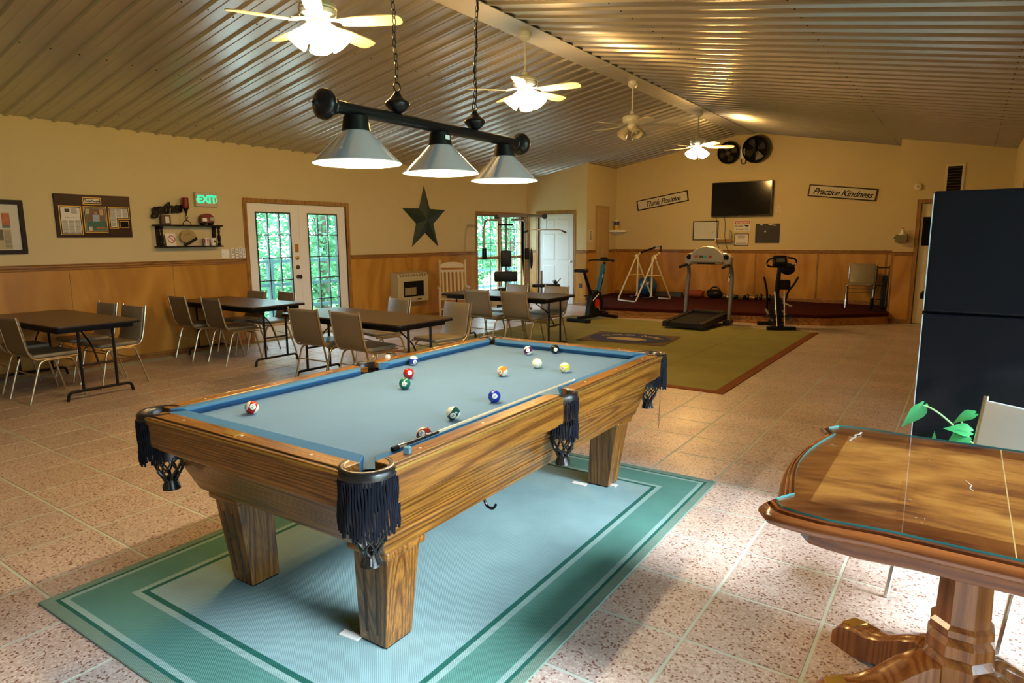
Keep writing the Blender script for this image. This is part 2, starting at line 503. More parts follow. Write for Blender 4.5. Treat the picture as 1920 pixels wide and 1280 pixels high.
# side wall
panel_y(wall_side, DWY, 13.40, SWX, 1, .19); panel_y(wall_side, 14.07, BWY-.012, SWX, 1, .19)
trims_y('trim_chair_rail_closet', SWX, 1, DWY-.03, 13.40); trims_y('trim_chair_rail_closet', SWX, 1, 14.07, BWY-.034)
# back wall above the platform
cuts = [SWX+.012, -6.17, -4.95, -3.72, -2.50, -1.27, -1.103]
for a, b in zip(cuts, cuts[1:]): panel_x(wall_back, a, b, BWY, .265)
trims_x('trim_chair_rail_back', BWY, SWX+.034, -1.10)
trims_x('baseboard_back', BWY, SWX+.012, -1.10, BASEP, 'trim', .19)
for xs in (-3.72, -2.50, -1.29): MB().box(xs-.017, xs+.017, BWY-.017, BWY-.011, .265, 1.178).build('seam_batten', M['trimv'], wall_back, smooth=0)
# stub wall
panel_x(wall_stub, -1.10, -.725-FR, RSY)
trims_x('trim_chair_rail_stub', RSY, -1.10, -.725-FR); trims_x('baseboard_stub', RSY, -1.10, -.725-FR, BASEP)
struct(MB().box(-1.112, -1.084, RSY-.02, RSY+.012, 0, 1.25).build('trim_stub_corner', M['trimv'], smooth=0))
# right far wall
for k in range(6): panel_y(wall_right, 5.2+1.35*k, min(5.2+1.35*(k+1), RSY-.012), .50, -1)

# ---- door and window casings
def casing_y(n, x, y0, y1, z1, z0=0, sill=False):
    m = MB(); w = FR
    m.box(x-.16, x+.016, y0-w, y0, z0, z1+w); m.box(x-.16, x+.016, y1, y1+w, z0, z1+w); m.box(x-.16, x+.016, y0, y1, z1, z1+w)
    if sill: m.box(x-.16, x+.045, y0-w-.02, y1+w+.02, z0-.04, z0)
    return struct(m.build(n, M['trimv'], smooth=0, bevel=.004, bseg=1))
def casing_x(n, y, x0, x1, z1):
    m = MB(); w = FR
    m.box(x0-w, x0, y-.016, y+.14, 0, z1+w); m.box(x1, x1+w, y-.016, y+.14, 0, z1+w); m.box(x0, x1, y-.016, y+.14, z1, z1+w)
    return struct(m.build(n, M['trimv'], smooth=0, bevel=.004, bseg=1))
# french doors: casing and two glazed leaves
door_1 = casing_y('door_1', LW, DY0, DY1, DZ)
M['greenframe'] = pbr('dark_green_grille', (.010,.035,.022), .4)
def leaf(y0, y1, gy0, gy1, gz0, gz1, knob):
    x0, x1 = LW-.062, LW-.018
    m = MB()
    m.box(x0, x1, y0, gy0, .012, DZ-.004); m.box(x0, x1, gy1, y1, .012, DZ-.004)
    m.box(x0, x1, gy0, gy1, .012, gz0); m.box(x0, x1, gy0, gy1, gz1, DZ-.004)
    L = m.build('door_leaf', M['white'], door_1, smooth=0)
    g = MB(); t = .022
    g.box(x0+.004, x1+.006, gy0, gy0+t, gz0, gz1); g.box(x0+.004, x1+.006, gy1-t, gy1, gz0, gz1)
    g.box(x0+.004, x1+.006, gy0+t, gy1-t, gz0, gz0+t); g.box(x0+.004, x1+.006, gy0+t, gy1-t, gz1-t, gz1)
    for k in (1, 2): yy = gy0+(gy1-gy0)*k/3; g.box(x0+.01, x1+.003, yy-.008, yy+.008, gz0+t, gz1-t)
    for k in range(1, 5): zz = gz0+(gz1-gz0)*k/5; g.box(x0+.01, x1+.003, gy0+t, gy1-t, zz-.008, zz+.008)
    g.build('grille', M['greenframe'], L, smooth=0)
    for a in range(3):
        for b in range(5):
            ya = gy0+(gy1-gy0)*a/3+.010; yb = gy0+(gy1-gy0)*(a+1)/3-.010
            za = gz0+(gz1-gz0)*b/5+.010; zb = gz0+(gz1-gz0)*(b+1)/5-.010
            MB().box(x0+.018, x0+.024, ya, yb, za, zb).build('pane', M['glass'], L, smooth=0)
    if knob:
        yk = y1-.065
        MB().box(x1, x1+.004, yk-.03, yk+.035, 1.32, 1.45).build('brass_plate', M['brass'], L, smooth=0)
        MB().lathe([(.034,0),(.034,.012),(.02,.018)], 16, (x1, yk, 1.235), 'X').build('deadbolt', M['brass'], L)
        MB().lathe([(.034,0),(.034,.012),(.02,.018)], 16, (x1, yk, 1.09), 'X').build('deadbolt', pbr('aged_bronze', (.10,.07,.03), .4, .8), L)
        MB().lathe([(.034,0),(.03,.01),(.012,.02),(.012,.04),(.03,.052),(.034,.066),(.022,.08),(.002,.084)], 18, (x1, yk, .94), 'X').build('knob', pbr('dark_bronze', (.05,.04,.025), .35, .8), L)
    else:
        for zz in (.25, 1.05, 1.82): MB().box(x1-.004, x1+.006, y1-.006, y1+.012, zz-.05, zz+.05).build('hinge', M['champagne'], L, smooth=0)
leaf(DY0+.006, 6.563, 5.80, 6.41, .22, 1.93, True)
leaf(6.567, DY1-.006, 6.725, 7.325, .22, 1.93, False)
struct(MB().box(LW-.16, LW+.02, DY0, DY1, 0, .012).build('trim_threshold', M['champagne'], smooth=0))
# gym window: two double-hung sashes with muntins
window_1 = casing_y('window_1', LW, WY0, WY1, WZ1, WZ0, True)
sw = (WY1-WY0-.05)/2
m = MB().box(LW-.13, LW-.02, WY0+sw, WY0+sw+.05, WZ0, WZ1); m.build('mullion', M['trimv'], window_1, smooth=0)
for k in range(2):
    a = WY0+k*(sw+.05); b = a+sw; mid = (WZ0+WZ1)/2-.1
    f = MB(); t = .03
    for za, zb in ((WZ0, mid), (mid, WZ1)):
        f.box(LW-.10, LW-.06, a, a+t, za, zb); f.box(LW-.10, LW-.06, b-t, b, za, zb)
        f.box(LW-.10, LW-.06, a+t, b-t, za, za+t); f.box(LW-.10, LW-.06, a+t, b-t, zb-t, zb)
    s_ = f.build('sash', pbr('weathered_sash', (.30,.20,.08), .5) if k == 0 else bpy.data.materials['weathered_sash'], window_1, smooth=0)
    g = MB()
    for c in (1, 2): yy = a+(b-a)*c/3; g.box(LW-.088, LW-.074, yy-.005, yy+.005, WZ0+t, WZ1-t)
    for zz in (WZ0+(mid-WZ0)*.5, mid+(WZ1-mid)*.34, mid+(WZ1-mid)*.67): g.box(LW-.088, LW-.074, a+t, b-t, zz-.005, zz+.005)
    g.build('muntins', M['greenframe'], s_, smooth=0)
    MB().box(LW-.082, LW-.078, a+t-.004, b-t+.004, WZ0+t, WZ1-t).build('pane', M['glass'], s_, smooth=0)
# white six-panel door in the alcove
door_2 = casing_x('door_2', DWY, -8.305, -7.365, 2.07)
def six_panel(parent, x0, x1, y, z1, mat, knob_side):
    m = MB().box(x0, x1, y, y+.04, .012, z1)
    L = m.build('door_leaf', mat, parent, smooth=0, bevel=.002, bseg=1)
    w = (x1-x0); px = [(x0+.12*w, x0+.46*w), (x0+.54*w, x0+.88*w)]
    for (za, zb) in ((.24, .90), (1.02, 1.62), (1.73, 1.95)):
        for a, b in px:
            n = MB()
            n.hexa([(a,y,za),(b,y,za),(b,y,zb),(a,y,zb)], [(a+.02,y-.008,za+.02),(b-.02,y-.008,za+.02),(b-.02,y-.008,zb-.02),(a+.02,y-.008,zb-.02)])
            n.build('door_panel', mat, L, smooth=0)
    kx = x1-.06 if knob_side > 0 else x0+.06
    MB().lathe([(.03,0),(.028,-.008),(.012,-.016),(.012,-.035),(.027,-.045),(.03,-.06),(.015,-.07),(.002,-.072)], 16, (kx, y, .99), 'Y').build('knob', M['chrome'], L)
    for zz in (.28, 1.03, 1.8): MB().box((x0 if knob_side > 0 else x1)-.008, (x0 if knob_side > 0 else x1)+.008, y-.006, y+.004, zz-.045, zz+.045).build('hinge', M['champagne'], L, smooth=0)
M['whitedoor'] = pbr('white_door_paint', (.70,.74,.74), .4)
six_panel(door_2, -8.30, -7.37, DWY+.03, 2.062, M['whitedoor'], 1)
struct(MB().box(-8.305, -7.365, DWY+.09, DWY+.14, 0, 2.07).build('door_2_backing', M['whitedoor'], smooth=0))
# narrow beige closet door on the side wall
door_3 = MB()
x = SWX
door_3.box(x, x+.02, 13.40, 13.46, .19, 2.25); door_3.box(x, x+.02, 14.01, 14.07, .19, 2.25); door_3.box(x, x+.02, 13.46, 14.01, 2.19, 2.25)
door_3 = struct(door_3.build('door_3', pbr('tan_trim', (.42,.28,.10), .5), smooth=0))
L = MB().box(x, x+.012, 13.46, 14.01, .19, 2.19).build('door_leaf', pbr('tan_door', (.46,.33,.14), .45), door_3, smooth=0)
for za, zb in ((.35,.95),(1.1,1.75),(1.85,2.1)):
    for ya, yb in ((13.53,13.70),(13.77,13.94)):
        MB().hexa([(x+.012,ya,za),(x+.012,yb,za),(x+.012,yb,zb),(x+.012,ya,zb)], [(x+.020,ya+.015,za+.02),(x+.020,yb-.015,za+.02),(x+.020,yb-.015,zb-.02),(x+.020,ya+.015,zb-.02)]).build('door_panel', bpy.data.materials['tan_door'], L, smooth=0)
# door in the stub wall
door_4 = casing_x('door_4', RSY, -.725, .12, 2.075)
six_panel(door_4, -.72, .115, RSY+.03, 2.068, M['cream'], 1)
struct(MB().box(-.725, .12, RSY+.09, RSY+.14, 0, 2.075).build('door_4_backing', M['cream'], smooth=0))
# windows of the right wall (daylight), behind the photographer's shoulder
for k, (a, b) in enumerate(WINR):
    f = MB(); x = 1.6
    f.box(x, x+.1, a, a+.04, RZ0, RZ1); f.box(x, x+.1, b-.04, b, RZ0, RZ1); f.box(x, x+.1, a+.04, b-.04, RZ0, RZ0+.04); f.box(x, x+.1, a+.04, b-.04, RZ1-.04, RZ1)
    w = struct(f.build('window_%d' % (k+2), M['white'], smooth=0))
    MB().box(x+.05, x+.055, a+.04, b-.04, RZ0+.04, RZ1-.04).build('pane', M['glass'], w, smooth=0)

# ---- gym platform with maroon carpet
M['maroon'] = pbr('maroon_carpet', (.045,.007,.006), .95, spec=.1, var=(40,.25), bump=(400,.6), kind='World')
M['oakface'] = wood('oak_board', (.30,.12,.022), (.43,.19,.04), (.52,.25,.06), 'X', 2.0, .4, .1, .3, 'World')
PZ = .19
base = [(SWX, DWY), (-5.75, 11.32), (-1.99, 12.13), (-1.06, 13.06), (-1.06, RSY), (-1.10, RSY), (-1.10, BWY), (SWX, BWY)]
plat = thing('gym_platform', 'low platform with maroon carpet and oak front along the back wall', 'platform', (0, 0, 0))
def inset(poly, d):
    out = []
    n = len(poly)
    for i in range(n):
        a, b, c = Vector(poly[i-1]), Vector(poly[i]), Vector(poly[(i+1) % n])
        e1, e2 = (b-a).normalized(), (c-b).normalized()
        n1, n2 = Vector((-e1.y, e1.x)), Vector((-e2.y, e2.x))
        k = (n1+n2); k = k/max(.2, k.dot(n1)); out.append(tuple(b+k*d))
    return out
core = [(SWX+.001, DWY-.0), *inset(base, .03)[1:4], (-1.075, RSY-.001), (-1.101, RSY-.001), (-1.101, BWY-.001), (SWX+.001, BWY-.001)]
MB().prism(core, 0, .13, 'XY').build('front_board', M['oakface'], plat, smooth=0)
MB().prism([(SWX+.001, DWY), *base[1:4], (-1.075, RSY-.001), (-1.101, RSY-.001), (-1.101, BWY-.001), (SWX+.001, BWY-.001)], .13, PZ, 'XY').build('carpet', M['maroon'], plat, smooth=0, bevel=.012, bseg=2)
for a, b, nm in ((base[1], base[2], 0), (base[2], base[3], 1)):
    a, b = Vector(a), Vector(b); d = (b-a); nrm = Vector((d.y, -d.x)).normalized()
    q = [a-nrm*.03, b-nrm*.03, b-nrm*.012, a-nrm*.012]
    MB().prism([tuple(p) for p in q], 0, .062, 'XY').build('kick_board', M['oakface'], plat, smooth=0)
a, b = Vector(base[0])+Vector((.10,-.14)), Vector(base[1]); d = (b-a); nrm = Vector((d.y, -d.x)).normalized(); e = a+d*.42
MB().prism([tuple(p) for p in (a-nrm*.028, e-nrm*.028, e-nrm*.004, a-nrm*.004)], .0, .125, 'XY').build('white_board', M['white'], plat, smooth=0)

# ---- gym floor carpet tiles with brown border
M['olive'] = pbr('olive_carpet', (.25,.23,.075), .95, spec=.1, var=(2.2,.22), bump=(260,.7), kind='World')
M['brownborder'] = pbr('rust_border', (.20,.07,.022), .9, spec=.1, var=(30,.15), bump=(300,.5), kind='World')
car = thing('gym_carpet', 'olive green carpet squares with a rust brown border before the platform', 'carpet', (0, 0, 0))
CX0, CX1, CY0, CY1 = -6.35, -1.95, 6.35, 11.2
n = 5; pw = (CX1-CX0)/n; ph = (CY1-CY0)/n
for i in range(n):
    for j in range(n):
        MB().box(CX0+i*pw+.002, CX0+(i+1)*pw-.002, CY0+j*ph+.002, CY0+(j+1)*ph-.002, 0, .007).build('carpet_square', M['olive'], car, smooth=0, bevel=.002, bseg=1)
MB().box(CX1, CX1+.10, CY0-.10, CY1, 0, .008).build('border_strip', M['brownborder'], car, smooth=0, bevel=.002, bseg=1)
MB().box(CX0, CX1, CY0-.10, CY0, 0, .008).build('border_strip', M['brownborder'], car, smooth=0, bevel=.002, bseg=1)

# ================================================================== POOL TABLE
def _rug():
    t = NT('teal_border_rug')
    tc = t.node('ShaderNodeTexCoord'); sp = t.node('ShaderNodeSeparateXYZ'); t.link(tc.outputs['Object'], sp.inputs[0])
    ax = t.math('SUBTRACT', 1.0, t.math('ABSOLUTE', sp.outputs[0])); ay = t.math('SUBTRACT', 1.47, t.math('ABSOLUTE', sp.outputs[1]))
    d = t.math('MINIMUM', ax, ay)
    pale, mid, deep = (.27,.42,.40), (.095,.25,.215), (.02,.125,.10)
    c = t.ramp(d, [(0,(.17,.27,.22)),(.045,deep),(.062,pale),(.085,mid),(.255,pale),(.285,deep),(.305,(.25,.40,.42))], 'CONSTANT')
    v = t.coord((1,1,1)); n = t.noise(v, 3.5, 4); c = t.mix(1.0, c, t.ramp(n, [(.3,.88),(.7,1.08)]), 'MULTIPLY')
    wv = t.node('ShaderNodeTexWave', wave_type='BANDS', bands_direction='DIAGONAL'); t.link(v, wv.inputs['Vector'])
    wv.inputs['Scale'].default_value = 62; wv.inputs['Distortion'].default_value = .6
    c = t.mix(1.0, c, t.ramp(wv.outputs['Fac'], [(0,.93),(1,1.04)]), 'MULTIPLY')
    t.bump(wv.outputs['Fac'], .25, .002)
    return t.set(c, .92, 0, .15)
M['rug'] = _rug()
TC = (-2.155, 2.545); TR = R(1.2)
def tworld(x, y, z=0): return (TC[0]+x*math.cos(TR)-y*math.sin(TR), TC[1]+x*math.sin(TR)+y*math.cos(TR), z)
rug = MB().box(-1.0, 1.0, -1.47, 1.47, 0, .008).build('area_rug', M['rug'], None, tworld(.012, -.125), (0,0,TR), smooth=0, bevel=.003, bseg=1)
tag(rug, 'teal woven area rug with banded border under the pool table', 'rug')

M['oakx'] = wood('oak_grain_x', (.15,.050,.006), (.265,.10,.013), (.345,.145,.021), 'X', 2.2, .30, .25, .45, bands=150)
M['oaky'] = wood('oak_grain_y', (.15,.050,.006), (.265,.10,.013), (.345,.145,.021), 'Y', 2.2, .30, .25, .45, bands=150)
M['oakz'] = wood('oak_grain_z', (.13,.043,.006), (.24,.092,.013), (.32,.135,.021), 'Z', 2.2, .34, .2, .5, bands=150)
M['felt'] = pbr('light_blue_felt', (.105,.21,.34), .95, spec=.08, var=(6,.07), bump=(500,.35), sheen=.15)
M['cushion'] = pbr('blue_cushion_cloth', (.05,.15,.29), .9, spec=.1, bump=(500,.3))
M['leather'] = pbr('black_leather', (.012,.011,.012), .30, spec=.6, bump=(90,.15))
M['fringe'] = pbr('navy_black_fringe', (.005,.007,.015), .7, spec=.2)
M['pearl'] = pbr('pearl_inlay', (.75,.70,.55), .3)
M['gold'] = pbr('gold_trim_strip', (.55,.36,.08), .3, .7)
M['darkstrip'] = pbr('dark_groove', (.03,.018,.010), .6)

HX, HY, TZ, BED = .70, 1.285, .81, .766     # rail half-sizes, top and bed heights
NX, NY = .56, 1.12                          # cushion noses
pt = thing('pool_table', 'oak pool table with light blue cloth and black fringed pockets', 'pool table', (TC[0], TC[1], .008), TR)
dz = -.008
def P(m, name, mats, parent=pt, **k):
    for i in range(len(m.v)): m.v[i] = (m.v[i][0], m.v[i][1], m.v[i][2]+dz)
    return m.build(name, mats, parent, **k)
# slate bed with cloth
P(MB().box(-.60, .60, -1.16, 1.16, BED-.03, BED), 'bed_cloth', M['felt'], smooth=0)
# cabinet: upper apron boards (four), then flared lower panels
AO = .015
for sx in (-1, 1):
    P(MB().box(sx*(HX-AO)-.011, sx*(HX-AO)+.011, -HY+.10, HY-.10, .68, TZ-.03), 'apron_board', M['oaky'], smooth=0, bevel=.004)
    P(MB().box(sx*(HX-AO-.02)-.012, sx*(HX-AO-.02)+.012, -HY+.12, HY-.12, .662, .684), 'apron_molding', M['oaky'], smooth=0, bevel=.006)
for sy in (-1, 1):
    P(MB().box(-HX+.10, HX-.10, sy*(HY-AO)-.011, sy*(HY-AO)+.011, .68, TZ-.03), 'apron_board', M['oakx'], smooth=0, bevel=.004)
    P(MB().box(-HX+.12, HX-.12, sy*(HY-AO-.02)-.012, sy*(HY-AO-.02)+.012, .662, .684), 'apron_molding', M['oakx'], smooth=0, bevel=.006)
tx, ty, bx_, by_ = .625, 1.19, .565, 1.085
zt_, zb_ = .672, .435
def quadpanel(a, b, th=.022, name='cabinet_panel', mat=None, axis='x', s=1):
    pass
for s in (-1, 1):
    i = .022
    P(MB().hexa([(s*bx_,-by_,zb_),(s*bx_,by_,zb_),(s*(bx_-i),by_-i,zb_),(s*(bx_-i),-by_+i,zb_)], [(s*tx,-ty,zt_),(s*tx,ty,zt_),(s*(tx-i),ty-i,zt_),(s*(tx-i),-ty+i,zt_)]), 'cabinet_panel', M['oaky'], smooth=0, bevel=.002, bseg=1)
    P(MB().hexa([(-bx_,s*by_,zb_),(bx_,s*by_,zb_),(bx_-i,s*(by_-i),zb_),(-bx_+i,s*(by_-i),zb_)], [(-tx,s*ty,zt_),(tx,s*ty,zt_),(tx-i,s*(ty-i),zt_),(-tx+i,s*(ty-i),zt_)]), 'cabinet_panel', M['oakx'], smooth=0, bevel=.002, bseg=1)
    # low bead moulding along the long sides
    k = .30; xm = bx_+(tx-bx_)*k; ym = by_+(ty-by_)*k; zm = zb_+(zt_-zb_)*k
    P(MB().tube([(s*(xm-.004), -ym+.02, zm), (s*(xm-.004), ym-.02, zm)], .009, 8), 'bead_molding', M['oaky'])
P(MB().box(-bx_+.02, bx_-.02, -by_+.02, by_-.02, zb_+.004, zb_+.016), 'bottom_board', M['oaky'], smooth=0)
P(MB().box(-.60, .60, -1.17, 1.17, .66, BED-.031), 'slate', pbr('slate', (.10,.10,.10), .7), smooth=0)
# legs with flutes, caps and pads
def leg(sx, sy):
    cx0, cy0, w0 = .405*sx+.01, .95*sy, .070
    cx1, cy1, w1 = .440*sx+.01, .965*sy, .086
    def ring(t, g=1.0):
        z = .014+(.395-.014)*t; c = (cx0+(cx1-cx0)*t, cy0+(cy1-cy0)*t); w = (w0+(w1-w0)*t)*g
        return [(c[0]-w,c[1]-w,z),(c[0]+w,c[1]-w,z),(c[0]+w,c[1]+w,z),(c[0]-w,c[1]+w,z)]
    lg = P(MB().hexa(ring(0), ring(1)), 'leg', M['oakz'], smooth=0, bevel=.004)
    # two dark flutes on each outward end face
    fl = MB()
    for fx in (-.38, .38):
        for face in (sy,):
            pts = []
            for t in (.12, .86):
                z = .014+(.395-.014)*t; c = (cx0+(cx1-cx0)*t, cy0+(cy1-cy0)*t); w = (w0+(w1-w0)*t)
                pts.append((c[0]+fx*w, c[1]+face*(w-.002), z))
            fl.tube(pts, .0065, 8)
    P(fl, 'flute', M['darkstrip'], lg)
    cw = .106
    P(MB().box(cx1-cw, cx1+cw, cy1-cw, cy1+cw, .395, .432), 'leg_cap', M['oakx'], smooth=0, bevel=.014, bseg=4)
    P(MB().box(cx0-w0*.93, cx0+w0*.93, cy0-w0*.93, cy0+w0*.93, .008, .016), 'foot_pad', M['dark'], lg, smooth=0)
for sx in (-1, 1):
    for sy in (-1, 1): leg(sx, sy)
# paper shims under the near legs
# rails: wood top, dark inlay line, gold edge, sights; cushions
CG = .122   # corner gap (from the outer corner) left for the pocket irons
SG = .068   # half gap for the side pockets
def rail_seg(axis, s, a, b):
    """axis 'y': long rail at x = s*HX between y=a..b; axis 'x': short rail at y = s*HY"""
    g = 'oaky' if axis == 'y' else 'oakx'
    O, I = (HX, NX) if axis == 'y' else (HY, NY)
    w = lambda p0, p1, a0, b0, z0, z1: (MB().box(min(s*p0, s*p1), max(s*p0, s*p1), a0, b0, z0, z1) if axis == 'y' else MB().box(a0, b0, min(s*p0, s*p1), max(s*p0, s*p1), z0, z1))
    top = P(w(O-.088, O-.022, a, b, TZ-.034, TZ), 'rail', M[g], smooth=0, bevel=.003)
    P(w(O-.022, O-.012, a, b, TZ-.034, TZ-.006), 'inlay_groove', M['darkstrip'], top, smooth=0)
    P(w(O-.012, O, a, b, TZ-.036, TZ-.004), 'edge_molding', M[g], top, smooth=0, bevel=.004)
    P(w(O-.002, O+.0015, a, b, TZ-.016, TZ-.008), 'gold_strip', M['gold'], top, smooth=0)
    n = 3
    for k in range(n):
        t = a+(b-a)*(k+.5)/n
        c = (s*(O-.055), t) if axis == 'y' else (t, s*(O-.055))
        P(MB().lathe([(.006, TZ-.001), (.0055, TZ+.0006)], 10, (c[0], c[1], 0)), 'sight', M['pearl'], top)
    # cushion wedge: flat top, undercut nose
    fa, fb = a+.0, b-.0
    mt = .060 if (axis == 'x') else .05
    def ring(t):
        prof = [(O-.088, TZ-.003), (I+.012, TZ-.003), (I, TZ-.010), (I, TZ-.016), (I+.03, BED+.001), (O-.088, BED+.001)]
        tt = fa if t == 0 else fb; ins = 1 if t == 0 else -1
        r = []
        for p, z in prof:
            k = (O-.088-p)/(O-.088-I)
            q = tt+ins*mt*k
            r.append((s*p, q, z) if axis == 'y' else (q, s*p, z))
        return r
    P(MB().loft([ring(0), ring(1)]), 'cushion', M['cushion'], smooth=0, bevel=.002, bseg=1)
for s in (-1, 1):
    rail_seg('y', s, -HY+CG, -SG); rail_seg('y', s, SG, HY-CG)
    rail_seg('x', s, -HX+CG, HX-CG)
# pockets
def pocket(kind, sx, sy, fringe=True):
    """leather pocket iron (half ring), fringe skirt, net bag and tassel"""
    pk = MB()
    if kind == 'corner':
        c = Vector((sx*(HX-.088), sy*(HY-.088), 0)); r_in, r_out = .062, .098
        mid = math.atan2(sy, sx); span = R(128)
    else:
        c = Vector((sx*(HX-.055), 0, 0)); r_in, r_out = .055, .082
        mid = 0 if sx > 0 else PI; span = R(92)
    n = 18; A = [mid-span+2*span*k/n for k in range(n+1)]
    rings = []
    for a in A:
        d = Vector((math.cos(a), math.sin(a), 0))
        prof = [(r_in, TZ-.035), (r_in+.002, TZ-.006), (r_in+.010, TZ+.002), (r_out-.012, TZ+.003), (r_out-.002, TZ-.006), (r_out, TZ-.022), (r_out-.004, TZ-.045)]
        rings.append([c+d*p+Vector((0,0,z)) for p, z in prof])
    pk.loft(rings, True, True)
    po = P(pk, 'pocket', M['leather'], smooth=50)
    # dark throat
    P(MB().lathe([(r_in-.001, BED+.006), (r_in-.002, TZ-.12), (.03, TZ-.16), (.002, TZ-.165)], 18, tuple(c), cap=False), 'pocket_throat', M['dark'], po)
    # fringe cords
    fr = MB(); span2 = span*.80 if kind == 'corner' else span*.95; cords = 36 if kind == 'corner' else 20
    for k in range(cords):
        a = mid-span2+2*span2*k/(cords-1); d = Vector((math.cos(a), math.sin(a), 0))
        q = c+d*(r_out-.002)
        lo = .165+.012*math.sin(k*1.7)+(.03*(1-abs(a-mid)/span2))
        pts = [q+d*(.001*math.sin(k*2.1+j))+Vector((.0016*math.sin(j*1.3+k), .0016*math.cos(j*1.1+k), TZ-.028-lo*j/7)) for j in range(8)]
        fr.tube(pts, .0042, 5)
    stuff(P(fr, 'fringe', M['fringe'], po))
    # net bag below
    nb = MB(); bc = c-Vector((math.cos(mid), math.sin(mid), 0))*(.012 if kind == 'corner' else -.014); zt0 = .625
    prof = [(.056, zt0), (.060, zt0-.035), (.050, zt0-.075), (.028, zt0-.115), (.024, zt0-.13), (.034, zt0-.155)]
    for k in range(8):
        for sgn in (-1, 1):
            pts = []
            for j in range(11):
                u = j/10*(len(prof)-1); i0 = min(int(u), len(prof)-2); t = u-i0
                rr = prof[i0][0]*(1-t)+prof[i0+1][0]*t; z = prof[i0][1]*(1-t)+prof[i0+1][1]*t
                a = 2*PI*k/8+sgn*(.35*math.sin(PI*min(1, j/7)*2))
                pts.append(bc+Vector((rr*math.cos(a), rr*math.sin(a), z)))
            nb.tube(pts, .0042, 5)
    stuff(P(nb, 'leather_net', M['leather'], po))
    P(MB().lathe([(.018, zt0-.105), (.025, zt0-.115), (.023, zt0-.128), (.037, zt0-.162), (.030, zt0-.164)], 14, tuple(bc)), 'net_tassel', M['leather'], po)
    P(MB().lathe([(.060, .60), (.062, .665)], 16, tuple(bc), cap=False), 'net_band', M['leather'], po)
for sx in (-1, 1):
    for sy in (-1, 1): pocket('corner', sx, sy)
    pocket('side', sx, 0)
# brass number plate on the near end rail and bridge hook under the cabinet
P(MB().box(-.10, -.02, -HY+.035, -HY+.075, TZ, TZ+.0012), 'maker_plate', M['brass'], smooth=0)
P(MB().tube(fillet([(.50,-.42,.435),(.50,-.42,.40),(.515,-.42,.365),(.55,-.42,.36),(.565,-.42,.385)], .02), .006, 8), 'bridge_hook', M['blackmetal'])
# a loose cord hanging from the far corner pocket
P(MB().tube([(.67,1.22,.61),(.672,1.222,.5),(.668,1.22,.40),(.671,1.221,.36),(.666,1.219,.33)], .002, 5), 'hanging_cord', pbr('brown_string', (.10,.05,.02), .8))
# white paper shims beside two legs
for k, (x, y, a) in enumerate(((.305, -1.03, .5), (.31, .84, .2), (.475, .93, .1))):
    sh = MB().box(-.045, .045, -.018, .018, 0, .006).build('leg_shim', M['white'], None, tworld(x, y, .0085), (0, 0, TR+a*.2), smooth=0)
    tag(sh, ['folded white shim at the foot of the near right pool table leg', 'white shim left of the far right pool table leg', 'white shim right of the far right pool table leg'][k], 'shim', 'shims under the pool table')

# ---- balls
def ball_mat(name, col, stripe):
    t = NT(name)
    if stripe:
        tc = t.node('ShaderNodeTexCoord'); sp = t.node('ShaderNodeSeparateXYZ'); t.link(tc.outputs['Object'], sp.inputs[0])
        f = t.math('LESS_THAN', t.math('ABSOLUTE', sp.outputs[2]), .0155)
        c = t.mix(f, (.80,.76,.60), col)
    else: c = col
    return t.set(c, .08, 0, .6)
BR = .0295
PLAY = .766
balls = [(11, (.42,.015,.012), 1, -.378,-.929, 'red striped ball at the near end of the pool table'),
 (10, (.012,.04,.30), 1, -.528,.277, 'blue striped ball by the left cushion'),
 (3, (.42,.012,.010), 0, -.295,-.019, 'solid red ball touching the green one'),
 (6, (.005,.13,.085), 0, -.139,-.216, 'solid green ball in front of the red one'),
 (13, (.75,.20,.02), 1, .106,.302, 'orange striped ball in the middle of the cloth'),
 (2, (.008,.035,.33), 0, .401,-.193, 'solid blue ball near the right side pocket'),
 (14, (.006,.06,.045), 1, .427,-.529, 'dark green striped ball on the near right cloth'),
 (15, (.20,.02,.012), 1, .522,-.822, 'maroon ball half hidden by the right cushion'),
 (12, (.10,.012,.10), 1, -.133,.945, 'purple striped ball near the far cushion'),
 (0, (.80,.77,.60), 0, .147,.602, 'plain white cue ball'),
 (8, (.006,.006,.006), 0, -.010,1.085, 'black ball close to the far cushion'),
 (9, (.80,.60,.03), 1, .346,.577, 'yellow striped ball right of the white cue ball')]
M['ballwhite'] = pbr('ball_number_disc', (.80,.77,.66), .15)
rb = random.Random(5)
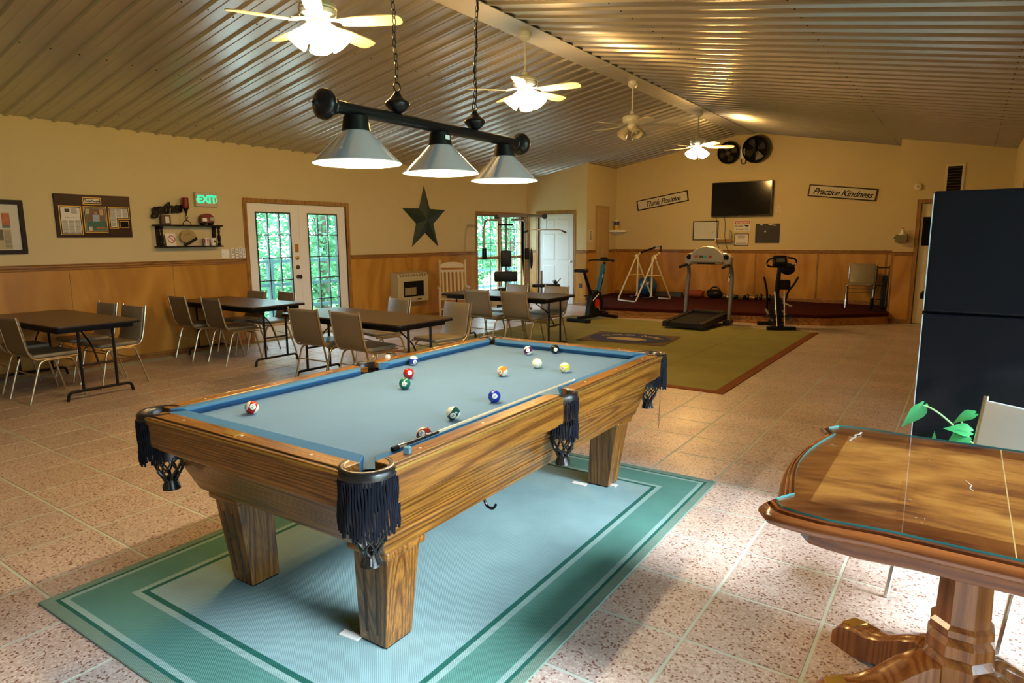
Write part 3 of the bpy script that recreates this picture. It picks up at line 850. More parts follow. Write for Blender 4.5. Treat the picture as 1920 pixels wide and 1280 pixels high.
for num, colr, st, bx, by, lab in balls:
    c = tworld(bx, by, PLAY+BR)
    to = (CAMLOC-Vector(c)).normalized()
    b = thing('billiard_ball', lab, 'ball', (c[0], c[1], PLAY), 0, 'billiard balls on the cloth')
    # the numbered pole looks roughly at the room, tilted at random
    d = Vector((to.x+rb.uniform(-.45,.45), to.y+rb.uniform(-.3,.3), to.z*.5+rb.uniform(-.25,.35))).normalized()
    q = d.to_track_quat('X', 'Z') @ Euler((rb.uniform(-1.2,1.2), 0, 0)).to_quaternion()
    me = MB().sphere((0,0,0), BR, 32, 20).mesh('ball_body', ball_mat('ball_%d' % num, colr, st), smooth=60)
    o = obj('ball_body', me, b); o.location = (0,0,BR); o.rotation_mode = 'QUATERNION'; o.rotation_quaternion = q
    if num:
        cap = MB(); rr = .0125; nn = 18; ringp = []
        for zz in (BR+.00025,):
            pts = [Vector((math.sqrt(max(0, zz*zz-(rr*f)**2)), rr*f*math.cos(2*PI*k/nn), rr*f*math.sin(2*PI*k/nn))) for f in (1, .5, .02) for k in range(nn)]
            ringp = [pts[:nn], pts[nn:2*nn], pts[2*nn:]]
        cap.loft(ringp, True, False)
        cap.build('number_disc', M['ballwhite'], o)
        text('number', str(num), .015, M['dark'], o, Matrix.Translation((BR-.0010, 0, 0)) @ Matrix(((0,0,1,0),(1,0,0,0),(0,1,0,0),(0,0,0,1))), .003)
# ---- chalk cubes and cue stick
M['chalk'] = pbr('blue_chalk', (.10,.30,.36), .9); M['chalklabel'] = pbr('chalk_label', (.55,.60,.60), .7)
def chalk(x, y, rz, lab, m1, m2):
    o = thing('chalk_cube', lab, 'chalk', tworld(x, y, TZ), rz, 'chalk cubes on the rails')
    MB().box(-.011,.011,-.011,.011,0,.016).build('label_wrap', m2, o, smooth=0, bevel=.001, bseg=1)
    MB().box(-.0108,.0108,-.0108,.0108,.016,.022).build('chalk_top', m1, o, smooth=0, bevel=.002, bseg=1)
chalk(.645, -1.045, .4, 'blue chalk cube on the near right rail', M['chalk'], pbr('chalk_paper_blue', (.12,.25,.34), .7))
chalk(-.655, .19, .2, 'pale chalk cube on the left rail', M['chalklabel'], M['white'])
cs = thing('cue_stick', 'thin cue stick lying on top of the right cushion', 'cue stick', tworld(.590, -1.06, TZ-.003), TR)
L_ = 1.30
for nm, a, b, r0, r1, mt in (('bumper', 0, .028, .0088, .0095, M['dark']), ('collar', .028, .062, .0095, .0092, M['chrome']), ('butt', .062, .24, .0062, .0056, M['blackmetal']), ('shaft', .24, L_-.03, .0055, .0045, pbr('maple_shaft', (.52,.42,.27), .3)), ('tip', L_-.03, L_, .0045, .004, M['white'])):
    MB().tube([(0, a, .0096), (0, b, .0096)], [r0, r1], 14).build(nm, mt, cs)

# ================================================================== BILLIARD LAMP
LX, LY0, LY1, LZ = -2.155, 1.845, 3.125, 2.052
lamp = thing('billiard_lamp', 'three-shade billiard lamp on a black bar hung by two chains', 'lamp', (LX, (LY0+LY1)/2, LZ))
ym = (LY1-LY0)/2
MB().tube([(0,-ym,0),(0,ym,0)], .026, 18).build('bar', M['blackmetal'], lamp)
for s in (-1, 1):
    pr = [(.022,0),(.034,.006),(.034,.018),(.026,.024),(.05,.036),(.062,.055),(.058,.074),(.036,.088),(.016,.096),(.010,.108),(.004,.118)]
    MB().lathe([(r, s*(ym-.004+h)) for r, h in pr], 22, (0,0,0), 'Y').build('finial', M['blackmetal'], lamp, smooth=75)
M['shade_out'] = pbr('polished_shade', (.80,.83,.85), .06, .5)
def _shin():
    t = NT('shade_white_inside'); return t.set((.85,.84,.80), .5)
M['shade_in'] = _shin()
M['bulb'] = emis('lit_bulb', (1.0,.93,.80), 40)
for k, ys in enumerate((-.535, 0, .535)):
    MB().lathe([(.018,-.02),(.05,-.024),(.052,-.034),(.058,-.075),(.060,-.084),(.046,-.086)], 24, (0, ys, 0)).build('shade_holder', M['blackmetal'], lamp)
    zb = -.215
    sh = MB(); sh.lathe([(.052,-.080),(.186, zb)], 48, (0, ys, 0), cap=False)
    so = sh.build('lamp_shade', M['shade_out'], lamp, smooth=60)
    MB().lathe([(.050,-.082),(.1835, zb+.0005)], 48, (0, ys, 0), cap=False).build('shade_lining', M['shade_in'], so, smooth=60)
    MB().tube([(.185*math.cos(2*PI*i/40), ys+.185*math.sin(2*PI*i/40), zb) for i in range(40)], .0022, 6, closed=True).build('shade_rim', M['white'], so)
    MB().sphere((0, ys, -.098), .016, 14, 8, (1,1,1.25)).build('bulb', M['bulb'], so)
    point_light('shade_bulb', (0, ys, -.135), BULB_W, COOL, .015, lamp)
MB().box(.035,.0365,-.0,.03,-.062,-.042).xf(Matrix.Translation((.024,-.03,0))).build('sticker', M['white'], lamp, smooth=0)
# hangers and chains
for ya, yt in ((-.285, -.32), (.275, .345)):
    prof = [(.012,.024),(.022,.028),(.036,.037),(.048,.050),(.055,.060),(.056,.066),(.050,.074),(.040,.082),(.029,.092),(.018,.105),(.011,.118)]
    MB().lathe(prof, 20, (0, ya, 0)).build('hanger', M['blackmetal'], lamp, smooth=75)
    MB().tube([(.0+.018*math.sin(2*PI*i/18)*0, ya+.02*math.cos(2*PI*i/18), .137+.02*math.sin(2*PI*i/18)) for i in range(18)], .0032, 6, closed=True).build('hanger_ring', M['blackmetal'], lamp)
    topz = cz(LX)-LZ-.03
    ch = MB(); z0 = .157; n = int((topz-z0)/.030)
    for i in range(n):
        zc = z0+.014+i*(topz-z0-.016)/n; t = (zc-z0)/(topz-z0); yy = ya+(yt-ya)*t+.004*math.sin(i*.9)
        pts = []
        for q in range(12):
            a = 2*PI*q/12; du, dv = .0085*math.cos(a), .0195*math.sin(a)
            pts.append((du, yy, zc+dv) if i % 2 else (0, yy+du, zc+dv))
        ch.tube(pts, .0019, 5, closed=True)
    if ya > 0:
        ch.tube([(.006*math.sin(i*.8), ya+(yt-ya)*i/40+.008*math.sin(i*.55), z0-.02+(topz-z0)*i/40) for i in range(41)], .0028, 5)
    stuff(ch.build('chain', M['blackmetal'], lamp))
    MB().lathe([(.012, topz-.005),(.03,topz+.005),(.04,topz+.02),(.04,topz+.032)], 16, (0, yt, 0)).build('ceiling_hook', M['blackmetal'], lamp)

# ================================================================== CEILING FANS
M['fanwhite'] = pbr('fan_white', (.74,.72,.66), .35)
M['fanblade'] = pbr('fan_blade', (.70,.67,.60), .45)
M['shade_lit'] = emis('lit_glass_shade', (1.0, .84, .56), 16)
M['shade_off'] = pbr('frosted_glass_shade', (.62,.56,.42), .25, spec=.7)
def fan(y, off, lit, label):
    f = thing('ceiling_fan', label, 'ceiling fan', (RX, y, 3.648), 0, 'ceiling fans along the ridge')
    MB().lathe([(.065,0),(.068,-.012),(.066,-.05),(.05,-.07),(.03,-.085),(.014,-.09)], 24).build('canopy', M['fanwhite'], f)
    MB().tube([(0,0,-.085),(0,0,-.44)], .0125, 12).build('downrod', M['fanwhite'], f)
    MB().lathe([(.014,-.385),(.03,-.40),(.035,-.43),(.09,-.445),(.13,-.465),(.138,-.49),(.132,-.50),(.136,-.508),(.130,-.535),(.095,-.562),(.06,-.57)], 32).build('motor_housing', M['fanwhite'], f)
    for k in range(5):
        a = R(off+72*k)
        pts = [(.17,-.045),(.30,-.062),(.55,-.070),(.60,-.060),(.622,-.03),(.622,.03),(.60,.060),(.55,.070),(.30,.062),(.17,.045)]
        b = MB().prism(pts, -.004, .004, 'XY')
        b.xf(Matrix.Rotation(R(-12), 4, 'X'))
        bo = b.build('blade', M['fanblade'], f, (0,0,-.585), (0,0,a), smooth=0)
        MB().add([(.07,-.03,.03),(.07,.03,.03),(.20,.04,.006),(.20,-.04,.006),(.07,-.03,.022),(.07,.03,.022),(.20,.04,-.001),(.20,-.04,-.001)], [(0,1,2,3),(7,6,5,4),(0,4,5,1),(1,5,6,2),(2,6,7,3),(3,7,4,0)]).build('blade_iron', M['fanwhite'], bo, smooth=0)
    MB().lathe([(.06,-.57),(.072,-.585),(.072,-.625),(.05,-.65),(.02,-.665),(.004,-.668)], 24).build('light_fitter', M['fanwhite'], f)
    for k in range(4):
        a = R(off+20+90*k); d = Vector((math.cos(a), math.sin(a), 0))
        m = MB().lathe([(.022,0),(.028,-.018),(.038,-.035),(.058,-.08),(.072,-.12),(.080,-.155),(.076,-.155),(.068,-.12),(.054,-.08),(.034,-.035)], 18, cap=False)
        m.xf(Matrix.Translation(d*.066+Vector((0,0,-.61))) @ Matrix.Rotation(R(-38), 4, d.cross(Vector((0,0,-1))).normalized()))
        sh = m.build('glass_shade', M['shade_lit'] if lit else M['shade_off'], f, smooth=60)
        if lit: point_light('fan_bulb', tuple(d*.20+Vector((0,0,-.765))), FAN_W/4, WARM, .05, f)
        else: MB().sphere(tuple(d*.13+Vector((0,0,-.69))), .026, 10, 6).build('bulb', M['white'], sh)
    MB().tube([(.03,0,-.65),(.031,0,-.80)], .0015, 4).build('pull_chain', M['champagne'], f)
fan(3.30, 28, True, 'lit white ceiling fan nearest the camera, cut off at the top edge')
fan(6.00, 8, True, 'lit white ceiling fan second from the camera, above the lamp end')
fan(8.68, 30, False, 'white ceiling fan with its lights switched off')
fan(11.37, 32, True, 'lit white ceiling fan nearest the back wall')

# ================================================================== FOLDING TABLES
M['laminate'] = pbr('brown_laminate_top', (.065,.044,.026), .32, var=(9,.12), spec=.4)
M['tableedge'] = pbr('black_edge_band', (.005,.005,.005), .5, spec=.15)
def folding_table(length):
    t = thing('folding_table', '', 'table', (0,0,0), 0, 'brown folding tables')
    hx, hy, z = length/2, .385, .735
    MB().prism(rrect(-hx+.004, hx-.004, -hy+.004, hy-.004, .045), z-.012, z, 'XY').build('table_top', M['laminate'], t, smooth=0)
    MB().prism(rrect(-hx, hx, -hy, hy, .05), z-.030, z-.0121, 'XY').build('edge_band', M['tableedge'], t, smooth=0)
    m = MB()
    for s in (-1, 1): m.box(-hx+.10, hx-.10, s*(hy-.05)-.008, s*(hy-.05)+.008, z-.075, z-.03)
    m.box(-hx+.09, -hx+.106, -hy+.05, hy-.05, z-.075, z-.03); m.box(hx-.106, hx-.09, -hy+.05, hy-.05, z-.075, z-.03)
    m.build('apron_frame', M['tableedge'], t, smooth=0)
    for s in (-1, 1):
        X = s*(hx-.125)
        for q in (-1, 1): MB().tube([(X, q*.155, z-.04), (X, q*.155, .085)], .0135, 10).build('leg', M['blackmetal'], t)
        MB().tube([(X,-.155,.33),(X,.155,.33)], .011, 8).build('crossbar', M['blackmetal'], t)
        MB().tube(fillet([(X,-.30,.003),(X,-.285,.085),(X,.285,.085),(X,.30,.003)], .07), .0145, 10).build('foot_bar', M['blackmetal'], t)
        MB().tube(fillet([(X,0,.33),(X-s*.10,0,.50),(X-s*.42,0,z-.045)], .08), .008, 8).build('brace', M['blackmetal'], t)
    return t
tb = folding_table(1.83)
def place(first, used, loc, rz, label):
    if not used:
        first.location = loc; first.rotation_euler = (0,0,rz); first['label'] = label; used.append(1); return first
    return copy_tree(first, loc, rz, label)
u_ = []
place(tb, u_, (-5.13, 4.65, 0), R(-1), 'brown folding table in the middle, nearest the pool table')
place(tb, u_, (-5.34, 7.52, .0082), R(1), 'brown folding table farthest back, near the gym window')
tb2 = folding_table(1.74); u2 = []
place(tb2, u2, (-7.67, 2.80, 0), R(1.0), 'brown folding table at the left edge under the framed plaque')
place(tb2, u2, (-7.69, 4.84, 0), R(0), 'brown folding table beside the glazed double doors')

# ================================================================== STACKING CHAIRS
def stack_chair(vinyl, label=''):
    c = thing('stacking_chair', label, 'chair', (0,0,0), 0, 'padded metal stacking chairs')
    # one-piece shell: seat cushion and backrest cushion in vinyl, fabric backing behind
    seat = MB().prism(rrect(-.205, .205, -.19, .215, .04), .425, .462, 'XY').build('seat', vinyl, c, smooth=60, bevel=.012, bseg=3)
    bw, lean = .21, .085
    pts = [(-.195,.455),(-.225,.50),(-.24,.60),(-.262,.72),(-.278,.815)]
    fr = [[(-bw, y+.020, z), (bw, y+.020, z), (bw, y-.002, z), (-bw, y-.002, z)] for y, z in pts]
    MB().loft(fr).build('backrest', vinyl, c, smooth=60, bevel=.008, bseg=2)
    bk = [[(-bw+.006, y-.0022, z), (bw-.006, y-.0022, z), (bw-.006, y-.007, z), (-bw+.006, y-.007, z)] for y, z in [(-.19,.448)]+[(p[0], p[1]) for p in pts[1:-1]]+[(-.273,.79)]]
    MB().loft(bk).build('back_panel', M['fabric_back'], c, smooth=60)
    fm = M['champagne']
    for s in (-1, 1):
        x = s*.222
        MB().tube(fillet([(x,.20,.418),(x,-.17,.418),(x,-.215,.47),(x,-.245,.60),(x,-.285,.83)], .05), .0105, 10).build('side_frame', fm, c)
        MB().tube(fillet([(x,0,.405),(x,.15,.405),(x,.235,.003)], .06), .0105, 10).build('leg', fm, c)
        MB().tube(fillet([(x,0,.405),(x,-.13,.405),(x,-.25,.003)], .06), .0105, 10).build('leg', fm, c)
    MB().tube([(-.222,-.172,.27),(.222,-.172,.27)], .006, 8).build('stretcher', fm, c)
    MB().tube([(-.222,.16,.365),(.222,.16,.365)], .006, 8).build('stretcher', fm, c)
    return c
ch = stack_chair(M['vinyl']); uc = []
F, B_ = 0.0, PI
spots = [
 (-7.30, 2.50, F+R(2), 'padded chair at the front of the left table, its back to the camera'),
 (-8.02, 2.52, F, 'padded chair at the left picture edge, partly cut off'),
 (-8.05, 3.15, B_, 'padded chair behind the left table, nearer the left picture edge'),
 (-7.42, 3.15, B_+R(3), 'padded chair behind the left table, at its right end'),
 (-8.14, 4.56, F-R(3), 'padded chair with its back against the panelled wall, left of the table by the doors'),
 (-7.50, 4.63, F-R(4), 'padded chair before the door-side table, second from the panelled wall'),
 (-8.14, 5.13, B_-R(2), 'padded chair behind the door-side table, in front of the left door leaf edge'),
 (-7.64, 5.24, B_-R(8), 'padded chair behind the door-side table, in front of the door glass'),
 (-5.55, 4.47, F+R(2), 'padded chair seen from behind, left one before the middle table'),
 (-4.92, 4.49, F-R(2), 'padded chair seen from behind, right one before the middle table'),
 (-5.58, 5.30, B_-R(12), 'padded chair facing us behind the middle table, on the left'),
 (-4.70, 5.33, B_-R(10), 'padded chair facing us at the right end of the middle table'),
 (-5.47, 7.28, F-R(3), 'padded chair seen from behind, left one before the farthest table'),
 (-4.87, 7.33, F-R(6), 'padded chair seen from behind, right one before the farthest table'),
 (-5.66, 7.92, B_-R(10), 'padded chair behind the farthest table, below the exercise machine'),
 (-4.96, 7.93, B_-R(8), 'padded chair behind the farthest table, in front of the white door'),
]
for x, y, rz, lab in spots: place(ch, uc, (x, y, .0082 if y > 7 else 0), rz, lab)
c = place(ch, uc, (.150, 3.085, 0), R(147), 'pale padded chair by the dining table in front of the black refrigerator')
for o in c.children:
    if o.name.split('.')[0] in ('leg', 'side_frame', 'stretcher'):
        o.data = o.data.copy(); o.data.materials[0] = M['chrome']
    elif o.name.split('.')[0] in ('seat', 'backrest'):
        o.data = o.data.copy(); o.data.materials[0] = pbr('daylit_vinyl', (.42,.47,.49), .4, bump=(220,.1)) if 'daylit_vinyl' not in bpy.data.materials else bpy.data.materials['daylit_vinyl']  # same vinyl, with bluish daylight put into its colour
c = place(ch, uc, (-1.62, 13.88, PZ+.0008), PI+R(4), 'grey padded chair alone on the maroon platform')
for o in c.children:
    if o.name.split('.')[0] in ('leg', 'side_frame', 'stretcher'):
        o.data = o.data.copy(); o.data.materials[0] = M['chrome']

# ================================================================== DINING TABLE
def _burl():
    t = NT('walnut_veneer')
    v = t.coord((1.0, 1.6, 1.0), 'Object', (0,0,.5))
    n = t.noise(v, 2.2, 4, .5, 1.3)
    g = t.noise(t.coord((3, 26, 1), 'Object', (0,0,.35)), 3.0, 4, .6, .4)
    f = t.math('ADD', t.math('MULTIPLY', n, .72), t.math('MULTIPLY', g, .28))
    c = t.ramp(f, [(.30,(.045,.013,.005)),(.43,(.15,.048,.012)),(.54,(.29,.110,.022)),(.68,(.43,.20,.048))])
    # paler inner fields, darker cross band near the edge
    sp = t.node('ShaderNodeSeparateXYZ'); tc = t.node('ShaderNodeTexCoord'); t.link(tc.outputs['Object'], sp.inputs[0])
    e = t.math('GREATER_THAN', t.math('ABSOLUTE', sp.outputs[1]), .385)
    e2 = t.math('LESS_THAN', sp.outputs[0], -.80)
    c = t.mix(t.math('MAXIMUM', e, e2), c, t.mix(1.0, c, (.52,.40,.33), 'MULTIPLY'))
    return t.set(c, .28, 0, .5, .3)
M['veneer'] = _burl()
M['cherry'] = wood('dark_cherry', (.13,.036,.009), (.17,.050,.012), (.21,.066,.016), 'X', 2.0, .22, .45, .2)
M['cherryz'] = wood('dark_cherry_upright', (.15,.046,.010), (.20,.068,.015), (.26,.095,.022), 'Z', 2.0, .22, .4, .2)
M['glasstop'] = glass('table_glass', (.97,.99,.98), 1.0)
M['glassedge'] = pbr('glass_edge_teal', (.02,.20,.20), .1, spec=.8)
DT = (.485, 2.345)
dt = thing('dining_table', 'carved walnut dining table with a glass top and pedestal base', 'table', (DT[0], DT[1], 0))
def outline(o=0.0, n=10):
    """half-length .915, half-width .515 with ogee corners; o grows it outward"""
    hl, hw = .905+o, .512+o
    q = []
    # left end from the front-left ear to the back-left ear: ear - concave - bow - concave - ear
    ear = [(-hl+.075, -hw), (-hl+.035, -hw+.012), (-hl+.004, -hw+.062), (-hl+.012, -hw+.082), (-hl+.040, -hw+.135)]
    bow = [(-hl+.040-.030*math.sin(PI*k/n)*1.6, -hw+.135+(2*hw-.27)*k/n) for k in range(1, n)]
    left = ear+bow+[(x, -y) for x, y in reversed(ear)]
    top = [(-hl+.16, hw+.010), (-hl+.30, hw-.006), (-hl+.45, hw-.002)]
    right = [(-x, -y) for x, y in left]
    bot = [(-x, -y) for x, y in top]
    return left+top+[(-x, y) for x, y in reversed(top)]+right+bot+[(-x, y) for x, y in reversed(bot)]
ZT = .762
MB().prism(outline(-.004), ZT-.012, ZT, 'XY').build('veneer_top', M['veneer'], dt, smooth=0)
m = MB()
rings = [[(x, y, ZT-.030+dzz) for x, y in outline(o)] for o, dzz in ((-.045,-.022),(-.012,-.018),(.014,-.010),(.022,.002),(.020,.014),(.006,.026),(-.006,.0179))]
m.loft(rings, True, True); m.build('edge_molding', M['cherry'], dt, smooth=50)
rings = [[(x*.965, y*.94, z) for x, y in outline(o)] for o, z in ((-.060, ZT-.118),(-.050, ZT-.112),(-.050, ZT-.075),(-.040,ZT-.066),(-.040, ZT-.052))]
MB().loft(rings, True, True).build('apron', M['cherry'], dt, smooth=40)
gl = MB().prism(outline(-.018), ZT+.0006, ZT+.0066, 'XY')
go = gl.build('glass_top', M['glasstop'], dt, smooth=0)
o_ = outline(-.0172); n_ = len(o_)
m = MB(); m.loft([[(x, y, ZT+.0004) for x, y in o_], [(x, y, ZT+.0068) for x, y in o_]], True, False)
m.build('glass_edge', M['glassedge'], go, smooth=40)
# leaf joints and pale scuffs on the top
m = MB().box(-.330, -.327, -.49, .49, ZT+.0001, ZT+.0004); m.build('leaf_joint', pbr('pale_seam', (.45,.27,.10), .5), dt, smooth=0)
m = MB().box(-.06, -.057, -.49, .49, ZT+.0001, ZT+.0004); m.build('leaf_joint', pbr('dark_seam', (.04,.02,.01), .5), dt, smooth=0)
sc = MB(); M['scuff'] = pbr('white_scuff', (.60,.55,.48), .6)
def scuff(pts, w):
    for (a, b), (c2, d2) in zip(pts, pts[1:]):
        v = Vector((c2-a, d2-b)); L = v.length; nrm = Vector((-v.y, v.x))/max(L, 1e-6)*w/2
        sc.prism([(a-nrm.x, b-nrm.y), (c2-nrm.x, d2-nrm.y), (c2+nrm.x, d2+nrm.y), (a+nrm.x, b+nrm.y)], ZT+.00055, ZT+.0006, 'XY')
scuff([(-.790,.30),(-.785,.35),(-.778,.37),(-.783,.40),(-.770,.42),(-.768,.45)], .007)
scuff([(-.80,.36),(-.785,.355)], .004); scuff([(-.775,.385),(-.760,.39)], .003)
scuff([(-.845,.22),(-.82,.205)], .002); scuff([(-.43,.06),(-.415,.02),(-.42,-.01),(-.41,-.03)], .003)
scuff([(-.27,-.24),(-.262,-.29),(-.248,-.325)], .004); scuff([(-.262,-.29),(-.243,-.275)], .003)
scuff([(-.13,-.06),(-.15,-.09),(-.145,-.115),(-.11,-.10),(-.085,-.07)], .002); scuff([(-.02,-.10),(-.01,-.12)], .004)
rs = random.Random(3)
for k in range(26):
    a, b = rs.uniform(-.8,.1), rs.uniform(-.4,.4); scuff([(a,b),(a+rs.uniform(-.008,.008), b+rs.uniform(-.008,.008))], .002)
stuff(sc.build('scuff_marks', M['scuff'], dt, smooth=0))
# two pedestals with octagonal columns and four scroll feet each
def pedestal(px):
    def octo(r, z, a0=22.5): return [(px+r*math.cos(R(a0+45*k)), .005+r*math.sin(R(a0+45*k)), z) for k in range(8)]
    prof = [(.095,.640),(.095,.615),(.085,.606),(.088,.595),(.078,.575),(.080,.565),(.072,.56),(.078,.335),(.090,.322),(.090,.300),(.080,.292),(.096,.272),(.096,.235),(.086,.225),(.10,.205),(.10,.175),(.10,.045)]
    MB().loft([octo(r, z) for r, z in prof]).build('pedestal_column', M['cherryz'], dt, smooth=25)
    for a in (147, 213, 33, -33):
        d = Vector((math.cos(R(a)), math.sin(R(a)), 0)); n = Vector((-d.y, d.x, 0))
        path = [(.05,.20,.15),(.11,.205,.14),(.17,.175,.115),(.23,.135,.10),(.29,.110,.10),(.345,.106,.106),(.395,.095,.095),(.425,.060,.060)]
        rings = []
        for rr, z, h in path:
            c0 = Vector((px, .005, 0))+d*rr; w = .054
            rings.append([c0-n*w+Vector((0,0,max(.018 if rr < .28 else 0.0, z-h))), c0+n*w+Vector((0,0,max(.018 if rr < .28 else 0.0, z-h))), c0+n*w*.95+Vector((0,0,z-.012)), c0+n*w*.6+Vector((0,0,z)), c0-n*w*.6+Vector((0,0,z)), c0-n*w*.95+Vector((0,0,z-.012))])
        ft = MB().loft(rings).build('foot', M['cherryz'], dt, smooth=40)
        q0, q1 = Vector((px,.005,0))+d*.345, Vector((px,.005,0))+d*.40
        MB().hexa([q0-n*.032+Vector((0,0,.100)), q1-n*.032+Vector((0,0,.088)), q1+n*.032+Vector((0,0,.088)), q0+n*.032+Vector((0,0,.100))], [q0-n*.032+Vector((0,0,.1085)), q1-n*.032+Vector((0,0,.0955)), q1+n*.032+Vector((0,0,.0955)), q0+n*.032+Vector((0,0,.1085))]).build('brass_plate', M['brass'], ft, smooth=0)
pedestal(.083-DT[0]); pedestal(.92-DT[0])

# ================================================================== PLANT
plant = thing('potted_plant', 'green arrow-leaved plant behind the dining table', 'plant', (-.02, 3.53, 0))
MB().lathe([(.075,0),(.085,.02),(.115,.22),(.125,.24),(.125,.262),(.112,.262),(.108,.24)], 24).build('pot', pbr('terracotta', (.25,.09,.04), .7), plant)
MB().lathe([(.108,.238),(.002,.245)], 20, cap=False).build('soil', pbr('soil', (.03,.02,.012), .9), plant)
M['leaf'] = pbr('glossy_leaf', (.035,.26,.085), .35, var=(14,.25)); M['stem'] = pbr('pale_stem', (.22,.42,.16), .5)
def leafblade(base, tip, up, width, droop=.02):
    base, tip, up = Vector(base), Vector(tip), Vector(up)
    ax = tip-base; L = ax.length; ax.normalize(); side = ax.cross(up).normalized(); nrm = side.cross(ax).normalized()
    ws = [(-.14,.22),(-.10,.48),(0,.62),(.12,.95),(.28,1.0),(.5,.74),(.75,.36),(1.0,.02)]
    rows = []
    for t, w in ws:
        c = base+ax*L*t-nrm*droop*t*t
        mid = c if t >= 0 else base
        rows.append([c+side*w*width+nrm*.25*w*width, mid+nrm*0.001, c-side*w*width+nrm*.25*w*width])
    m = MB(); m.loft(rows, closed=False, cap=False)
    thick = [[p-nrm*.0012 for p in r] for r in rows]; m.loft(thick, closed=False, cap=False)
    return m
px, py = -.02, 3.53
def loc(x, y, z): return (x-px, y-py, z)
def stem(pts, r): MB().tube([loc(*p) for p in pts], r, 6).build('stem', M['stem'], plant)
stem(bez((-.01,3.52,.24), (.16,3.50,.60), (.074,3.50,.605), 6)+bez((.074,3.50,.605), (-.06,3.5,.745), (-.113,3.5,.742), 10), .0042)
leafblade(loc(-.113,3.5,.742), loc(-.186,3.49,.620), (.6,-.7,.5), .034).build('leaf', M['leaf'], plant, smooth=60)
stem(bez((0,3.53,.24), (.03,3.55,.55), (.045,3.53,.715), 8), .004)
leafblade(loc(.085,3.53,.725), loc(.005,3.50,.688), (0,-.5,.9), .030).build('leaf', M['leaf'], plant, smooth=60)
leafblade(loc(.075,3.49,.650), loc(-.020,3.47,.664), (0,-.7,.7), .034).build('leaf', M['leaf'], plant, smooth=60)
leafblade(loc(.065,3.47,.630), loc(-.01,3.44,.590), (0,-.8,.6), .042).build('leaf', M['leaf'], plant, smooth=60)
leafblade(loc(-.055,3.52,.56), loc(-.058,3.51,.618), (0,-.9,.3), .012).build('leaf', M['leaf'], plant, smooth=60)
stem(bez((-.03,3.53,.24), (-.06,3.53,.45), (-.055,3.52,.57), 6), .003)
stem(bez((.02,3.53,.24), (.09,3.52,.45), (.07,3.49,.65), 6), .004); stem(bez((.02,3.50,.24), (.10,3.47,.45), (.065,3.47,.63), 6), .004)
for b, t_, w in (((.12,3.56,.55),(.2,3.52,.47),.04),((-.09,3.58,.50),(-.17,3.55,.42),.04),((.0,3.62,.55),(.02,3.70,.5),.035)):
    stem(bez((-.02,3.53,.24), (b[0]*.6,3.55,.45), b, 6), .0035); leafblade(loc(*b), loc(*t_), (0,-.3,.9), w).build('leaf', M['leaf'], plant, smooth=60)

# ================================================================== REFRIGERATOR
M['fridge'] = pbr('black_appliance_enamel', (.004,.005,.008), .22, spec=.22, bump=(300,.04))
fr = thing('refrigerator', 'tall black refrigerator with papers on its side', 'refrigerator', (-.165, 3.80, 0))
W_, D_, H_, G_ = .80, .70, 1.735, 1.145
MB().box(.0, W_, .065, .065+D_, .0, H_-.008).build('body', M['fridge'], fr, smooth=0, bevel=.006)
MB().box(.006, W_-.006, 0, .058, .09, G_-.004).build('door', M['fridge'], fr, smooth=0, bevel=.010, bseg=3)
MB().box(.006, W_-.006, 0, .058, G_+.004, H_).build('freezer_door', M['fridge'], fr, smooth=0, bevel=.010, bseg=3)
M['edgeglint'] = pbr('painted_edge_glint', (.45,.50,.54), .3, .0)  # specular highlight along the door edges, painted as a pale strip
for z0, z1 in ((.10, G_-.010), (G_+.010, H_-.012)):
    MB().box(.003, .0075, .0005, .010, z0, z1).build('edge_glint', M['edgeglint'], fr, smooth=0)
MB().box(.0, W_, .058, .065, .09, H_-.004).build('gasket', M['dark'], fr, smooth=0)
M['paper'] = pbr('white_paper', (.72,.70,.66), .7)
def side_paper(name, y0, y1, z0, z1, mt, lab, t=.004, cat='paper'):
    o = MB().box(-.165-t, -.165, 3.80+y0, 3.80+y1, z0, z1).build(name, mt, smooth=0)
    return tag(o, lab, cat, 'papers on the refrigerator side')
side_paper('magnet_clip', .30, .62, 1.47, 1.62, M['dark'], 'black magnetic pouch on the refrigerator side', .045, 'pouch')
n1 = side_paper('note_sheet', .35, .60, 1.22, 1.465, M['paper'], 'white printed sheet hanging below the black pouch', .012)
for k in range(6): MB().box(-.165-.0124, -.165-.012, 3.80+.38, 3.80+.57-.03*(k % 3), 1.435-k*.034, 1.443-k*.034).build('print_line', M['dark'], n1, smooth=0)
side_paper('note_card', .40, .58, 1.625, 1.69, M['cream'], 'cream card at the top of the refrigerator side', .01)
tag(MB().box(-.165-.03, -.165, 4.15, 4.36, 1.185, 1.215).build('marker_tray', M['dark'], smooth=0), 'small black tray under the papers on the refrigerator', 'tray')

